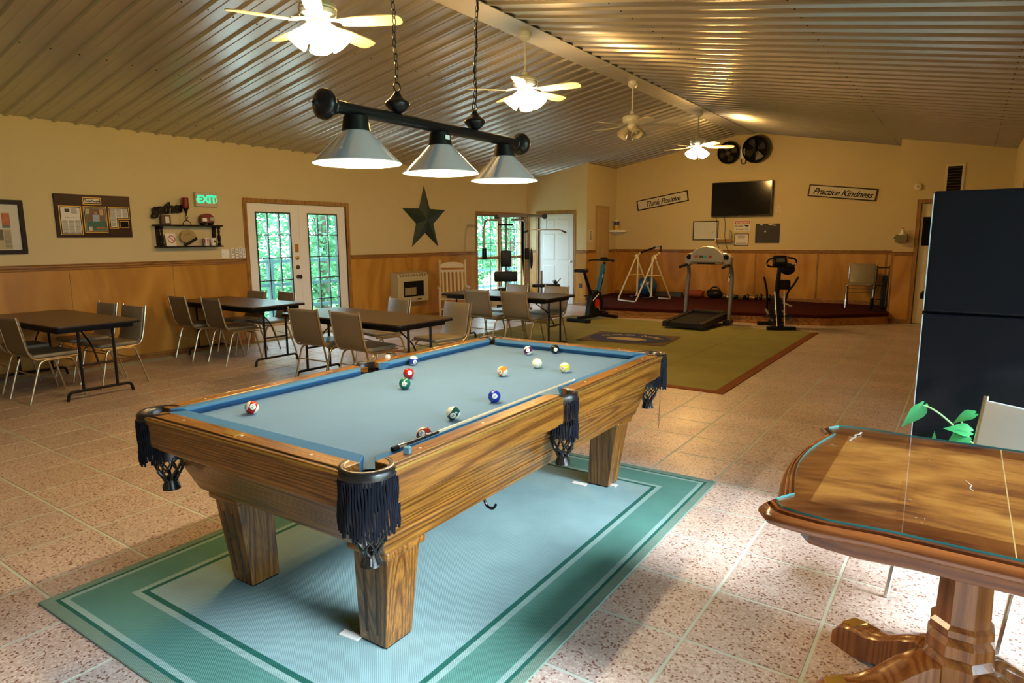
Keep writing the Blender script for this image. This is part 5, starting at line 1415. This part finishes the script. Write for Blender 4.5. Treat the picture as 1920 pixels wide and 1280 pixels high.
# shelf
sh = thing('wall_shelf', 'two-tier dark wall shelf with turned corner posts', 'shelf', (0,0,0))
SD = .16
DKW = pbr('black_brown_stain', (.007,.004,.0035), .55, spec=.2)
lbox(4.29, 5.18, 1.700, 1.720, 0, SD).build('top_board', DKW, sh, smooth=0, bevel=.005)
lbox(4.30, 5.17, 1.425, 1.443, 0, SD).build('bottom_board', DKW, sh, smooth=0, bevel=.005)
for y in (4.33, 5.10): lbox(y, y+.05, 1.443, 1.70, 0, .02).build('back_stile', DKW, sh, smooth=0)
for y in (4.345, 5.125):
    MB().lathe([(.025,1.443),(.025,1.47),(.013,1.485),(.02,1.52),(.022,1.56),(.012,1.60),(.018,1.63),(.013,1.66),(.025,1.675),(.025,1.70)], 14, (LW+SD-.03, y, 0)).build('turned_post', DKW, sh)
gs = thing('gather_sign', 'dark metal script word sign reading gather above the shelf', 'sign', (0,0,0))
text('lettering', 'gather', .20, DKW, gs, on_left(4.495, 1.925, LW+.045) @ Matrix.Rotation(R(6),4,'Z'), .014, .25, .006, space=.86)
for y in (4.36, 4.62): MB().tube([(LW, y, 1.91), (LW+.04, y, 1.91)], .004, 6).build('stand_off', DKW, gs)
pb = thing('photo_block', 'small brown block with a pale label standing on the shelf top', 'ornament', (LW+.07, 4.44, 1.72))
MB().box(-.02,.02,-.06,.06,0,.12).build('block', pbr('walnut_block', (.07,.03,.012), .5), pb, smooth=0, bevel=.003)
MB().box(.02,.0215,-.012,.038,.02,.10).build('label_card', M['paper'], pb, smooth=0)
cd = thing('candle_holder', 'red pillar candle on a black twisted iron holder', 'candle', (LW+.108, 4.70, 1.72))
MB().tube([(0,.055*math.cos(R(a)),.055*math.sin(R(a))) for a in range(0,181,15)], .005, 6).build('arched_foot', DKW, cd)
for k in range(4):
    MB().tube([(.018*math.sin(PI*t/8)*math.cos(k*PI/2+t*.35), .018*math.sin(PI*t/8)*math.sin(k*PI/2+t*.35), .06+.075*t/8) for t in range(9)], .003, 5).build('twist_strand', DKW, cd)
MB().lathe([(.008,.135),(.012,.15),(.03,.205),(.045,.21),(.045,.216)], 16).build('cup', DKW, cd)
MB().lathe([(.040,.2165),(.042,.22),(.042,.345),(.038,.352),(.03,.345)], 22).build('candle', pbr('red_wax', (.17,.008,.008), .45), cd)
tr = thing('trailer_ornament', 'tiny red and white camper trailer ornament on the shelf', 'ornament', (LW+.075, 4.995, 1.72))
body = [(-.095,.03)]+[(-.095+.02*0, .06)]+[(.095*math.cos(R(a)), .075+.075*math.sin(R(a))) for a in range(165,-1,-15)]+[(.095,.03)]
MB().prism(body, -.035, .035, 'YZ').build('camper_body', pbr('camper_brown', (.17,.05,.025), .5), tr, smooth=0, bevel=.006)
MB().prism([(.09*math.cos(R(a)), .085+.068*math.sin(R(a))) for a in range(0,181,15)], -.036, .036, 'YZ').build('red_roof', pbr('camper_red', (.16,.015,.012), .4), tr, smooth=0)
MB().box(.036,.038,-.075,-.015,.05,.095).build('window', M['white'], tr, smooth=0); MB().box(.036,.038,.035,.08,.06,.105).build('window', pbr('pale_window', (.35,.45,.42), .3), tr, smooth=0)
for y in (-.05,.055): MB().lathe([(.022,-.04),(.022,.04)], 14, (0,y,.022), 'X').build('wheel', BL, tr)
ns = thing('no_smoking_card', 'white card with a red no smoking symbol on the lower shelf', 'card', (LW+.10, 4.475, 1.443), 0, rot=(0,R(-8),0))
MB().box(-.002,.002,-.065,.065,0,.165).build('card', M['paper'], ns, smooth=0)
RED = pbr('sign_red', (.45,.03,.02), .5)
MB().tube([(.003,.045*math.cos(2*PI*k/24)+.012,.09+.045*math.sin(2*PI*k/24)) for k in range(24)], .005, 6, closed=True).build('red_ring', RED, ns); MB().tube([(.003,-.02,.122),(.003,.044,.058)], .005, 6).build('red_bar', RED, ns)
fb = thing('woven_fan', 'straw hand fan with a dark handle leaning on the lower shelf', 'fan', (LW+.06, 4.73, 1.443), 0)
MB().prism([(.11*math.cos(R(a))-.0, .115+.095*math.sin(R(a))) for a in range(-30,211,15)]+[(0.01,.01)], -.003, .003, 'YZ').build('fan_blade', pbr('straw', (.36,.26,.11), .8, bump=(120,.5)), fb, smooth=0)
MB().obox((.006,.03,.055), (.012,.20,.035), (R(28),0,0)).build('handle', DKW, fb, smooth=0, bevel=.004)
text('fan_print', 'HOT', .04, pbr('brown_print', (.13,.07,.03), .8), fb, Matrix.Translation((.0035,-.01,.15)) @ Matrix(((0,0,1,0),(1,0,0,0),(0,1,0,0),(0,0,0,1))) @ Matrix.Rotation(R(18),4,'Z'), .0006)
def tin(y, lab, stripes):
    t = thing('tin_cup', lab, 'cup', (LW+.08, y, 1.443), 0, 'small tins on the lower shelf')
    MB().lathe([(.032,0),(.042,.10),(.044,.104),(.040,.104),(.03,.006)], 20, cap=True).build('tin_body', M['white'], t)
    n = 6
    if stripes:
        for k in range(n):
            a = 2*PI*k/n
            MB().add([(.0325*math.cos(a+q), .0325*math.sin(a+q), .002) for q in (-.25,.25)]+[(.0423*math.cos(a+q), .0423*math.sin(a+q), .09) for q in (.25,-.25)], [(0,1,2,3)]).build('red_stripe', RED, t, smooth=0)
    else:
        MB().prism([((.026 if k % 2 == 0 else .011)*math.sin(PI*k/5), .058+(.026 if k % 2 == 0 else .011)*math.cos(PI*k/5)) for k in range(10)], .037, .0415, 'YZ').build('star_print', pbr('maroon_print', (.12,.02,.03), .6), t, smooth=0)
tin(4.965, 'small red and white striped tin on the lower shelf', True); tin(5.065, 'small white tin with a maroon star on the lower shelf', False)
# exit sign
ex = thing('exit_sign', 'lit green EXIT sign with arrows above the shelf', 'exit sign', (0,0,0))
lbox(4.88, 5.20, 1.968, 2.158, 0, .045).build('housing', pbr('sign_beige', (.50,.44,.32), .5), ex, smooth=0, bevel=.006)
GR = emis('green_glow', (.02,.75,.36), 1.25)
text('exit_text', 'EXIT', .145, GR, ex, on_left(5.04, 2.062, LW+.047), .004, 0, .004, space=.9)
for s in (-1, 1):
    MB().prism([(5.04+s*.115, 2.105),(5.04+s*.145, 2.062),(5.04+s*.115, 2.02),(5.04+s*.122, 2.02),(5.04+s*.154, 2.062),(5.04+s*.122, 2.105)], LW+.045, LW+.049, 'YZ').build('arrow', GR, ex, smooth=0)
# switch plate and four fan remotes in holders
sp_ = thing('switch_plate', 'white double light switch plate just above the chair rail', 'light switch', (0,0,0))
lbox(5.22, 5.335, 1.262, 1.388, 0, .006).build('plate', M['white'], sp_, smooth=0, bevel=.002)
for y in (5.255, 5.30): lbox(y-.005, y+.005, 1.312, 1.336, .006, .014).build('toggle', M['white'], sp_, smooth=0)
for k, (y, z) in enumerate(((5.385,1.262),(5.447,1.254),(5.505,1.272),(5.562,1.257))):
    rm = thing('fan_remote', ['white wall remote nearest the switch plate', 'white wall remote second from the switch plate', 'white wall remote third from the switch plate, set highest', 'white wall remote nearest the door casing'][k], 'remote', (LW, y, z), 0, 'remotes by the double doors')
    MB().box(0,.022,-.022,.022,0,.14).build('case', M['white'], rm, smooth=0, bevel=.005)
    for zz in (.035,.075,.10,.12): MB().box(.022,.0235,-.010,.010,zz-.006,zz+.006).build('button', M['ink2'], rm, smooth=0)
# barn star
st = thing('barn_star', 'large dark green metal barn star on the tan wall', 'wall ornament', (LW+.006, 9.44, 1.885), 0)
m = MB(); ro, ri = .635, .255
ringp = [((ro if k % 2 == 0 else ri)*math.sin(PI*k/5), (ro if k % 2 == 0 else ri)*math.cos(PI*k/5)) for k in range(10)]
vs = [(.075,0,0)]+[(.004,a,b_) for a, b_ in ringp]+[(0,a,b_) for a, b_ in ringp]
fs = [(0,1+k,1+(k+1) % 10) for k in range(10)]+[(1+k,11+k,11+(k+1) % 10,1+(k+1) % 10) for k in range(10)]+[tuple(range(20,10,-1))]
m.add(vs, fs); m.build('star_body', pbr('dark_green_patina', (.020,.040,.034), .5, .3, var=(12,.2)), st, smooth=0)

# ================================================================== BACK WALL DECOR
def bbox(x0, x1, z0, z1, y0, y1): return MB().box(x0, x1, BWY-y1, BWY-y0, z0, z1)
tv = thing('television', 'black wall-mounted flat television on the back wall', 'television', (0,0,0))
m = bbox(-4.69, -3.435, 1.965, 2.685, .07, .12); m.build('panel_frame', M['blackmetal'], tv, smooth=0, bevel=.006)
bbox(-4.672, -3.453, 1.985, 2.667, .12, .122).build('screen', pbr('screen_black', (.003,.003,.004), .12), tv, smooth=0)
bbox(-4.25, -3.87, 2.15, 2.5, 0, .07).build('wall_bracket', M['dark'], tv, smooth=0)
bbox(-4.075, -4.045, 1.968, 1.978, .12, .1215).build('power_lamp', RED, tv, smooth=0)
for k, (xa, xb, lab) in enumerate(((-4.60, -4.27, 'black cable hanging from the left end of the television'), (-4.42, -4.24, 'black cable hanging from the middle of the television'))):
    pts = [(xa, BWY-.05, 1.97), (xa+.03, BWY-.06, 1.8), (xa+.05, BWY-.135, 1.52+.02*k), (xa+.08, BWY-.135, 1.38), (xa+.10, BWY-.05, 1.27), (xb, BWY-.026, 1.05), (xb+.02, BWY-.026, .80), (xb-.03+.05*k, BWY-.026, .62)]
    tag(MB().tube(fillet(pts, .08), .005, 6).build('cable', M['dark']), lab, 'cable', 'television cables')
def sign(name, lab, cx, cz_, L, H, ang, words):
    s = thing(name, lab, 'sign', (cx, BWY, cz_), 0, rot=(0, -R(ang), 0))
    MB().box(-L/2+.02, L/2-.02, -.014, 0, -H/2+.02, H/2-.02).build('board', pbr('whitewashed_board', (.62,.57,.46), .7, var=(6,.12,(1,1,8))) if 'whitewashed_board' not in bpy.data.materials else bpy.data.materials['whitewashed_board'], s, smooth=0)
    m = MB(); w = .022
    for a, b_, c_, d_ in ((-L/2,L/2,-H/2,-H/2+w),(-L/2,L/2,H/2-w,H/2),(-L/2,-L/2+w,-H/2+w,H/2-w),(L/2-w,L/2,-H/2+w,H/2-w)): m.box(a, b_, -.025, 0, c_, d_)
    m.build('frame', M['mahogframe'], s, smooth=0)
    text('lettering', words, .165, INK, s, Matrix.Translation((0,-.0155,-.012)) @ Matrix(((1,0,0,0),(0,0,-1,0),(0,1,0,0),(0,0,0,1))), .002, .45, .002, space=.92)
    return s
sign('word_sign', 'tilted framed sign reading Think Positive', -5.87, 2.352, 1.235, .235, 9.0, 'Think Positive')
sign('word_sign', 'tilted framed sign reading Practice Kindness', -2.145, 2.376, 1.235, .235, -7.0, 'Practice Kindness')
wb = thing('whiteboard', 'small whiteboard with a dark frame under the television', 'whiteboard', (0,0,0))
bbox(-5.105, -4.565, 1.472, 1.866, 0, .008).build('board', pbr('whiteboard_face', (.60,.60,.52), .3), wb, smooth=0)
m = MB()
for a, b_, c_, d_ in ((-5.12,-4.55,1.46,1.478),(-5.12,-4.55,1.86,1.878),(-5.12,-5.102,1.478,1.86),(-4.568,-4.55,1.478,1.86)): m.box(a, b_, BWY-.018, BWY, c_, d_)
m.build('frame', M['mahogframe'], wb, smooth=0)
for p in (((-4.70,1.60),(-4.665,1.635)),((-4.69,1.595),(-4.655,1.655))): MB().tube([(p[0][0],BWY-.0085,p[0][1]),(p[1][0],BWY-.0085,p[1][1])], .002, 4).build('marker_stroke', INK, wb)
ws = thing('ledge_shelf', 'small brown ledge shelf under the television', 'shelf', (0,0,0))
bbox(-4.56, -4.22, 1.415, 1.435, 0, .12).build('ledge', M['trimv'], ws, smooth=0, bevel=.003)
bbox(-4.56, -4.22, 1.435, 1.475, .112, .12).build('ledge_lip', M['trimv'], ws, smooth=0)
tag(MB().prism([(-.13,0),(.13,0),(.13,.03),(-.13,.075)], -.03, .03, 'XZ').build('paper_stack', M['white'], None, (-4.46, BWY-.06, 1.4355), smooth=0), 'white paper bundle lying on the ledge shelf', 'papers')
bo = thing('spray_bottle', 'grey spray bottle standing on the ledge shelf', 'bottle', (-4.27, BWY-.055, 1.4355)); MB().lathe([(.03,0),(.033,.01),(.033,.15),(.015,.18),(.015,.20)], 16).build('bottle_body', pbr('grey_plastic', (.33,.33,.28), .4), bo); MB().box(-.03,.02,-.012,.012,.20,.235).build('spray_head', M['steel'], bo, smooth=0, bevel=.004)
wg = thing('warning_sign', 'red and white warning sign about security cameras', 'sign', (0,0,0))
bbox(-4.21, -3.87, 1.647, 1.872, 0, .004).build('panel', M['paper'], wg, smooth=0); bbox(-4.20, -3.88, 1.797, 1.865, .004, .005).build('red_band', RED, wg, smooth=0)
text('warning_text', 'WARNING', .060, M['paper'], wg, on_back(-4.04, 1.831, BWY-.0055), .001, 0, .0015)
text('security_text', 'Security', .055, INK, wg, on_back(-4.105, 1.756, BWY-.0045), .001, 0, .001); text('use_text', 'Cameras in Use', .042, INK, wg, on_back(-4.04, 1.69, BWY-.0045), .001, 0, .001)
bbox(-3.975, -3.905, 1.748, 1.775, .004, .005).build('camera_symbol', INK, wg, smooth=0); bbox(-3.99, -3.975, 1.755, 1.785, .004, .005).build('camera_symbol', INK, wg, smooth=0); bbox(-3.945, -3.93, 1.728, 1.748, .004, .005).build('camera_symbol', INK, wg, smooth=0)
nt = thing('framed_notice', 'small black framed notice below the warning sign', 'notice', (0,0,0))
bbox(-4.19, -3.905, 1.352, 1.586, 0, .008).build('page', M['paper'], nt, smooth=0)
m = MB()
for a, b_, c_, d_ in ((-4.20,-3.895,1.343,1.355),(-4.20,-3.895,1.583,1.595),(-4.20,-4.188,1.355,1.583),(-3.907,-3.895,1.355,1.583)): m.box(a, b_, BWY-.016, BWY, c_, d_)
m.build('frame', M['mahogframe'], nt, smooth=0)
m = MB()
for k, (hw, z) in enumerate(((.05,1.56),(.09,1.542),(.085,1.524),(.07,1.506),(.09,1.488),(.11,1.40),(.11,1.385))): m.box(-4.048-hw, -4.048+hw, BWY-.0085, BWY-.008, z-.004, z+.004)
stuff(m.build('print_lines', M['ink2'], nt, smooth=0))
bb = thing('planner_board', 'black wall planner board with pale tape strips', 'board', (0,0,0))
bbox(-3.76, -3.265, 1.394, 1.80, 0, .008).build('board', pbr('chalkboard_black', (.016,.012,.014), .6), bb, smooth=0)
m = MB()
for k in range(1, 7): m.box(-3.75+.0686*k, -3.748+.0686*k, BWY-.0085, BWY-.008, 1.41, 1.69)
for k in range(6): m.box(-3.75, -3.275, BWY-.0085, BWY-.008, 1.41+.056*k, 1.412+.056*k)
stuff(m.build('grid_lines', pbr('faint_line', (.05,.045,.045), .7), bb, smooth=0))
for a, b_, z, r_ in ((-3.67,-3.61,1.775,0),(-3.50,-3.35,1.77,-.12),(-3.575,-3.545,1.635,.3)): MB().obox(((a+b_)/2, BWY-.009, z), (b_-a,.001,.018 if r_ <= 0 else .03), (0,-r_,0)).build('tape', M['paper'], bb, smooth=0)
la = thing('letter_ornament', 'white wooden letter A fixed right of the television', 'ornament', (-3.31, BWY, 2.015))
for s in (-1, 1): MB().hexa([(s*.045-.010,-.012,0),(s*.045+.010,-.012,0),(s*.045+.010,0,0),(s*.045-.010,0,0)], [(s*.006-.008,-.012,.15),(s*.006+.008,-.012,.15),(s*.006+.008,0,.15),(s*.006-.008,0,.15)]).build('stroke', M['cream'], la, smooth=0)
MB().box(-.03,.03,-.011,0,.045,.06).build('crossbar', M['cream'], la, smooth=0)
# two round wall fans on a bracket
def drum(cx, cz_, r, tilt, lab):
    f = thing('wall_fan', lab, 'fan', (cx, BWY-.16, cz_), 0, 'black wall fans below the ridge', rot=(R(12), 0, R(tilt)))
    MB().lathe([(r*.86,.09),(r,.06),(r*1.02,.0),(r,-.06),(r*.92,-.085)], 32, axis='Y', cap=False).build('drum', BL, f)
    MB().lathe([(r*.86,.09),(.02,.10)], 28, axis='Y', cap=False).build('back_guard', M['dark'], f)
    for k in range(4):
        a = 2*PI*k/4+.4
        MB().add([(.05*math.cos(a-.5),-.01,.05*math.sin(a-.5)),(r*.8*math.cos(a-.42),-.035,r*.8*math.sin(a-.42)),(r*.85*math.cos(a),-.01,r*.85*math.sin(a)),(r*.8*math.cos(a+.42),.03,r*.8*math.sin(a+.42)),(.05*math.cos(a+.5),.015,.05*math.sin(a+.5))], [(0,1,2,3,4)]).build('fan_blade', pbr('smoky_blade', (.05,.045,.03), .35) if 'smoky_blade' not in bpy.data.materials else bpy.data.materials['smoky_blade'], f, smooth=0)
    g = MB()
    for q in range(1, 6): g.tube([(r*.19*q*math.cos(2*PI*k/24), -.07-.02*(1-q/5), r*.19*q*math.sin(2*PI*k/24)) for k in range(24)], .0018, 4, closed=True)
    for k in range(10): a = 2*PI*k/10; g.tube([(.03*math.cos(a),-.09,.03*math.sin(a)),(r*.97*math.cos(a),-.07,r*.97*math.sin(a))], .0018, 4)
    g.build('front_guard', BL, f)
    MB().lathe([(.045,-.098),(.05,-.085),(.05,.06)], 16, axis='Y').build('hub', BL, f)
    MB().tube([(0,.08,0),(0,.15,-.02)], .02, 8).build('bracket_arm', BL, f)
    return f
drum(-4.36, 3.29, .225, 14, 'black round wall fan on the left of the white bracket')
drum(-3.80, 3.315, .27, -10, 'larger black round wall fan right of the white bracket')
br = thing('fan_bracket', 'white bracket box between the two black wall fans', 'bracket', (0,0,0))
bbox(-4.135, -4.04, 3.16, 3.36, 0, .09).build('box', M['white'], br, smooth=0, bevel=.006)
MB().tube(fillet([(-4.07,BWY-.05,3.36),(-4.06,BWY-.04,3.47),(-3.93,BWY-.04,3.50),(-3.86,BWY-.05,3.47),(-3.87,BWY-.08,3.40)], .05), .008, 6).build('cord_loop', BL, br)
MB().tube(fillet([(-4.12,BWY-.05,3.17),(-4.11,BWY-.05,3.05),(-4.03,BWY-.05,3.05),(-4.02,BWY-.05,3.17)], .05), .008, 6).build('cord_loop', BL, br)
# corner shelf with a can
cs_ = thing('corner_shelf', 'small white corner shelf above the chair rail', 'shelf', (0,0,0))
MB().prism([(SWX, BWY), (SWX, BWY-.34), (SWX+.07, BWY-.34), (SWX+.30, BWY-.12), (SWX+.30, BWY)], 1.65, 1.70, 'XY').build('board', M['white'], cs_, smooth=0, bevel=.006)
MB().prism([(SWX, BWY), (SWX, BWY-.16), (SWX+.16, BWY)], 1.60, 1.65, 'XY').build('bracket', M['white'], cs_, smooth=0)
cn = thing('storage_can', 'blue and yellow can standing on the white corner shelf', 'can', (SWX+.10, BWY-.16, 1.70))
MB().lathe([(.058,0),(.06,.005),(.06,.115),(.055,.115)], 20).build('can_lower', pbr('can_yellow', (.60,.42,.06), .4), cn); MB().lathe([(.0602,.115),(.0602,.20),(.055,.205)], 20).build('can_upper', pbr('can_blue', (.02,.04,.20), .4), cn); MB().lathe([(.062,.205),(.062,.225),(.05,.228)], 20).build('lid', M['white'], cn)
# paper notice on the side wall
pn = thing('paper_notice', 'narrow white paper notice beside the tan closet door', 'notice', (0,0,0))
MB().box(SWX, SWX+.002, 13.11, 13.285, 1.435, 1.695).build('sheet', M['paper'], pn, smooth=0)
m = MB()
for k in range(8): m.box(SWX+.002, SWX+.0025, 13.15, 13.245-.015*(k % 3), 1.655-.025*k, 1.668-.025*k)
stuff(m.build('print_lines', INK, pn, smooth=0))
# outlets
ou = thing('wall_outlet', 'pale outlet with a plug on the back panelling', 'outlet', (0,0,0)); bbox(-4.29, -4.20, .56, .71, .011, .017).build('plate', M['cream'], ou, smooth=0); bbox(-4.26, -4.225, .64, .68, .017, .045).build('plug', M['dark'], ou, smooth=0, bevel=.004)
ob = thing('wall_outlet', 'dark outlet on the alcove panelling beside the white door', 'outlet', (0,0,0)); MB().box(-7.20,-7.13,DWY-.018,DWY-.011,.40,.50).build('plate', pbr('brown_plate', (.05,.025,.012), .5), ob, smooth=0)
# ================================================================== STUB WALL THINGS
dc = thing('smoke_alarm', 'round cream smoke alarm above the stub wall door', 'smoke alarm', (-.80, RSY, 2.355))
MB().lathe([(.058,0),(.06,-.01),(.055,-.03),(.03,-.036),(.002,-.037)], 24, axis='Y').build('case', M['cream'], dc); MB().lathe([(.014,-.036),(.012,-.041)], 12, axis='Y').build('test_button', M['ink2'], dc)
bx = thing('wall_box', 'small olive grey box shelf on the stub wall', 'box', (0,0,0))
MB().box(-1.065,-.885,RSY-.13,RSY,1.42,1.545).build('box', pbr('olive_grey', (.16,.15,.07), .5), bx, smooth=0, bevel=.006); MB().box(-1.085,-1.065,RSY-.08,RSY-.05,1.48,1.51).build('knob', M['dark'], bx, smooth=0)
bt = thing('small_bottle', 'white bottle standing on the olive grey wall box', 'bottle', (-.965, RSY-.07, 1.545)); MB().lathe([(.05,0),(.05,.02),(.028,.03),(.028,.07),(.012,.08),(.012,.10)], 16).build('bottle_body', M['white'], bt); MB().lathe([(.013,.10),(.013,.12)], 12).build('cap', RED, bt)
vt = thing('air_vent', 'cream framed return air grille high on the stub wall', 'vent', (0,0,0))
m = MB()
for a, b_, c_, d_ in ((-.43,-.16,2.10,2.135),(-.43,-.16,2.665,2.70),(-.43,-.395,2.135,2.665),(-.195,-.16,2.135,2.665)): m.box(a, b_, RSY-.015, RSY, c_, d_)
m.build('frame', M['cream'], vt, smooth=0)
MB().box(-.395,-.195,RSY-.003,RSY,2.135,2.665).build('dark_back', M['dark'], vt, smooth=0)
for k in range(11): MB().obox((-.295,RSY-.009,2.16+.048*k), (.20,.012,.004), (R(-35),0,0)).build('louver', pbr('dim_louver', (.10,.08,.05), .5) if k == 0 else bpy.data.materials['dim_louver'], vt, smooth=0)
kc = thing('wall_cabinet', 'dark brown wall cabinet at the right picture edge', 'cabinet', (0,0,0))
MB().box(.305,.50,5.45,6.3,1.86,2.06).build('carcass', M['cherryz'], kc, smooth=0, bevel=.004)
MB().box(.295,.305,5.46,6.29,1.87,2.05).build('door', M['cherryz'], kc, smooth=0, bevel=.003)

# ================================================================== OUTSIDE
M['grass'] = pbr('grass', (.10,.22,.05), .9, var=(3,.3), kind='World')
ground = struct(MB().box(-60, 60, -50, 70, -.9, -.6).build('ground', M['grass'], smooth=0))
dk = thing('deck', 'pale board deck outside the glazed double doors', 'deck', (0,0,0))
M['deckboard'] = pbr('grey_deck_board', (.55,.53,.48), .7, var=(5,.15), kind='World')
for k in range(16): MB().box(LW-.18-.15*(k+1)+.004, LW-.18-.15*k-.004, 3.5, 20, -.06, -.03).build('deck_board', M['deckboard'], dk, smooth=0)
MB().box(LW-2.6, LW-.18, 3.5, 20, -.6, -.06).build('deck_frame', M['deckboard'], dk, smooth=0)
rl = thing('deck_railing', 'dark teal railing along the outer edge of the deck', 'railing', (0,0,0))
M['railteal'] = pbr('dark_teal_paint', (.01,.07,.08), .5)
for z in (.16, .62, 1.07): MB().box(-11.06,-11.0,3.5,20,z,z+.06).build('rail', M['railteal'], rl, smooth=0)
for k in range(9): MB().box(-11.08,-10.98,3.6+2.0*k,3.7+2.0*k,-.03,1.18).build('post', M['railteal'], rl, smooth=0)
def _leafm():
    t = NT('foliage_leaf')
    oi = t.noise(t.coord((1,1,1), 'World'), 1.5, 3)
    c = t.ramp(oi, [(.3,(.03,.13,.055)),(.55,(.10,.29,.15)),(.8,(.26,.50,.34))])
    t.n.remove(t.b)
    d, tl, mx = t.node('ShaderNodeBsdfDiffuse'), t.node('ShaderNodeBsdfTranslucent'), t.node('ShaderNodeMixShader')
    t.link(c, d.inputs[0]); t.link(c, tl.inputs[0]); mx.inputs[0].default_value = .5
    t.link(d.outputs[0], mx.inputs[1]); t.link(tl.outputs[0], mx.inputs[2]); t.link(mx.outputs[0], t.out.inputs['Surface'])
    return t.m
M['foliage'] = _leafm(); M['bark'] = pbr('bark', (.06,.045,.03), .9, bump=(20,.8))
rf = random.Random(21)
def tree(x, y, h, w, lab, n=2600):
    t = thing('tree', lab, 'tree', (x, y, -.6), 0, 'trees beyond the deck')
    MB().tube([(0,0,0),(.1,.05,h*.4),(0,.1,h*.8)], [.14,.10,.04], 8).build('trunk', M['bark'], t)
    for k in range(4):
        a = rf.uniform(0, 6.28); MB().tube([(.08,.04,h*.3+k*.3),(.6*w*math.cos(a)*.5,.6*w*math.sin(a)*.5,h*.45+k*.4)], [.05,.02], 6).build('branch', M['bark'], t)
    v, f = [], []
    cl = [(rf.uniform(-w,w)*.8, rf.uniform(-w,w)*.8, rf.uniform(.10,1)*h) for _ in range(34)]
    for k in range(n):
        c = cl[k % len(cl)]; p = Vector((max(-w, min(w, c[0]+rf.gauss(0,.30))), max(-w, min(w, c[1]+rf.gauss(0,.30))), max(.1, c[2]+rf.gauss(0,.28))))
        d = Vector((rf.gauss(0,1), rf.gauss(0,1), rf.gauss(0,.6))).normalized(); e = d.orthogonal().normalized(); s = rf.uniform(.06,.11)
        o = len(v); v += [p-d*s, p+e*s*.45, p+d*s, p-e*s*.45]; f.append((o,o+1,o+2,o+3))
    m = MB(); m.add(v, f)
    me = bpy.data.meshes.new('foliage'); me.from_pydata(m.v, [], m.f); me.materials.append(M['foliage'])
    stuff(obj('foliage', me, t))
for k, (x, y, h, w) in enumerate(((-13.6,8.7,3.8,1.15),(-13.9,11.2,4.2,1.15),(-13.5,13.7,3.6,1.15),(-16.6,13.2,4.6,1.3),(-13.9,17.0,4.0,1.15),(-13.8,19.5,4.4,1.15),(-13.6,22.0,3.9,1.15),(-16.8,10.2,4.8,1.3))):
    tree(x, y, h, w, ['leafy tree seen through the left door leaf', 'leafy tree seen through the right door leaf', 'leafy tree beyond the deck right of the doors', 'tall pale tree farther off behind the doors', 'leafy tree left of the gym window view', 'leafy tree in the middle of the gym window view', 'leafy tree at the right of the gym window view', 'tall far tree at the left of the door view'][k])
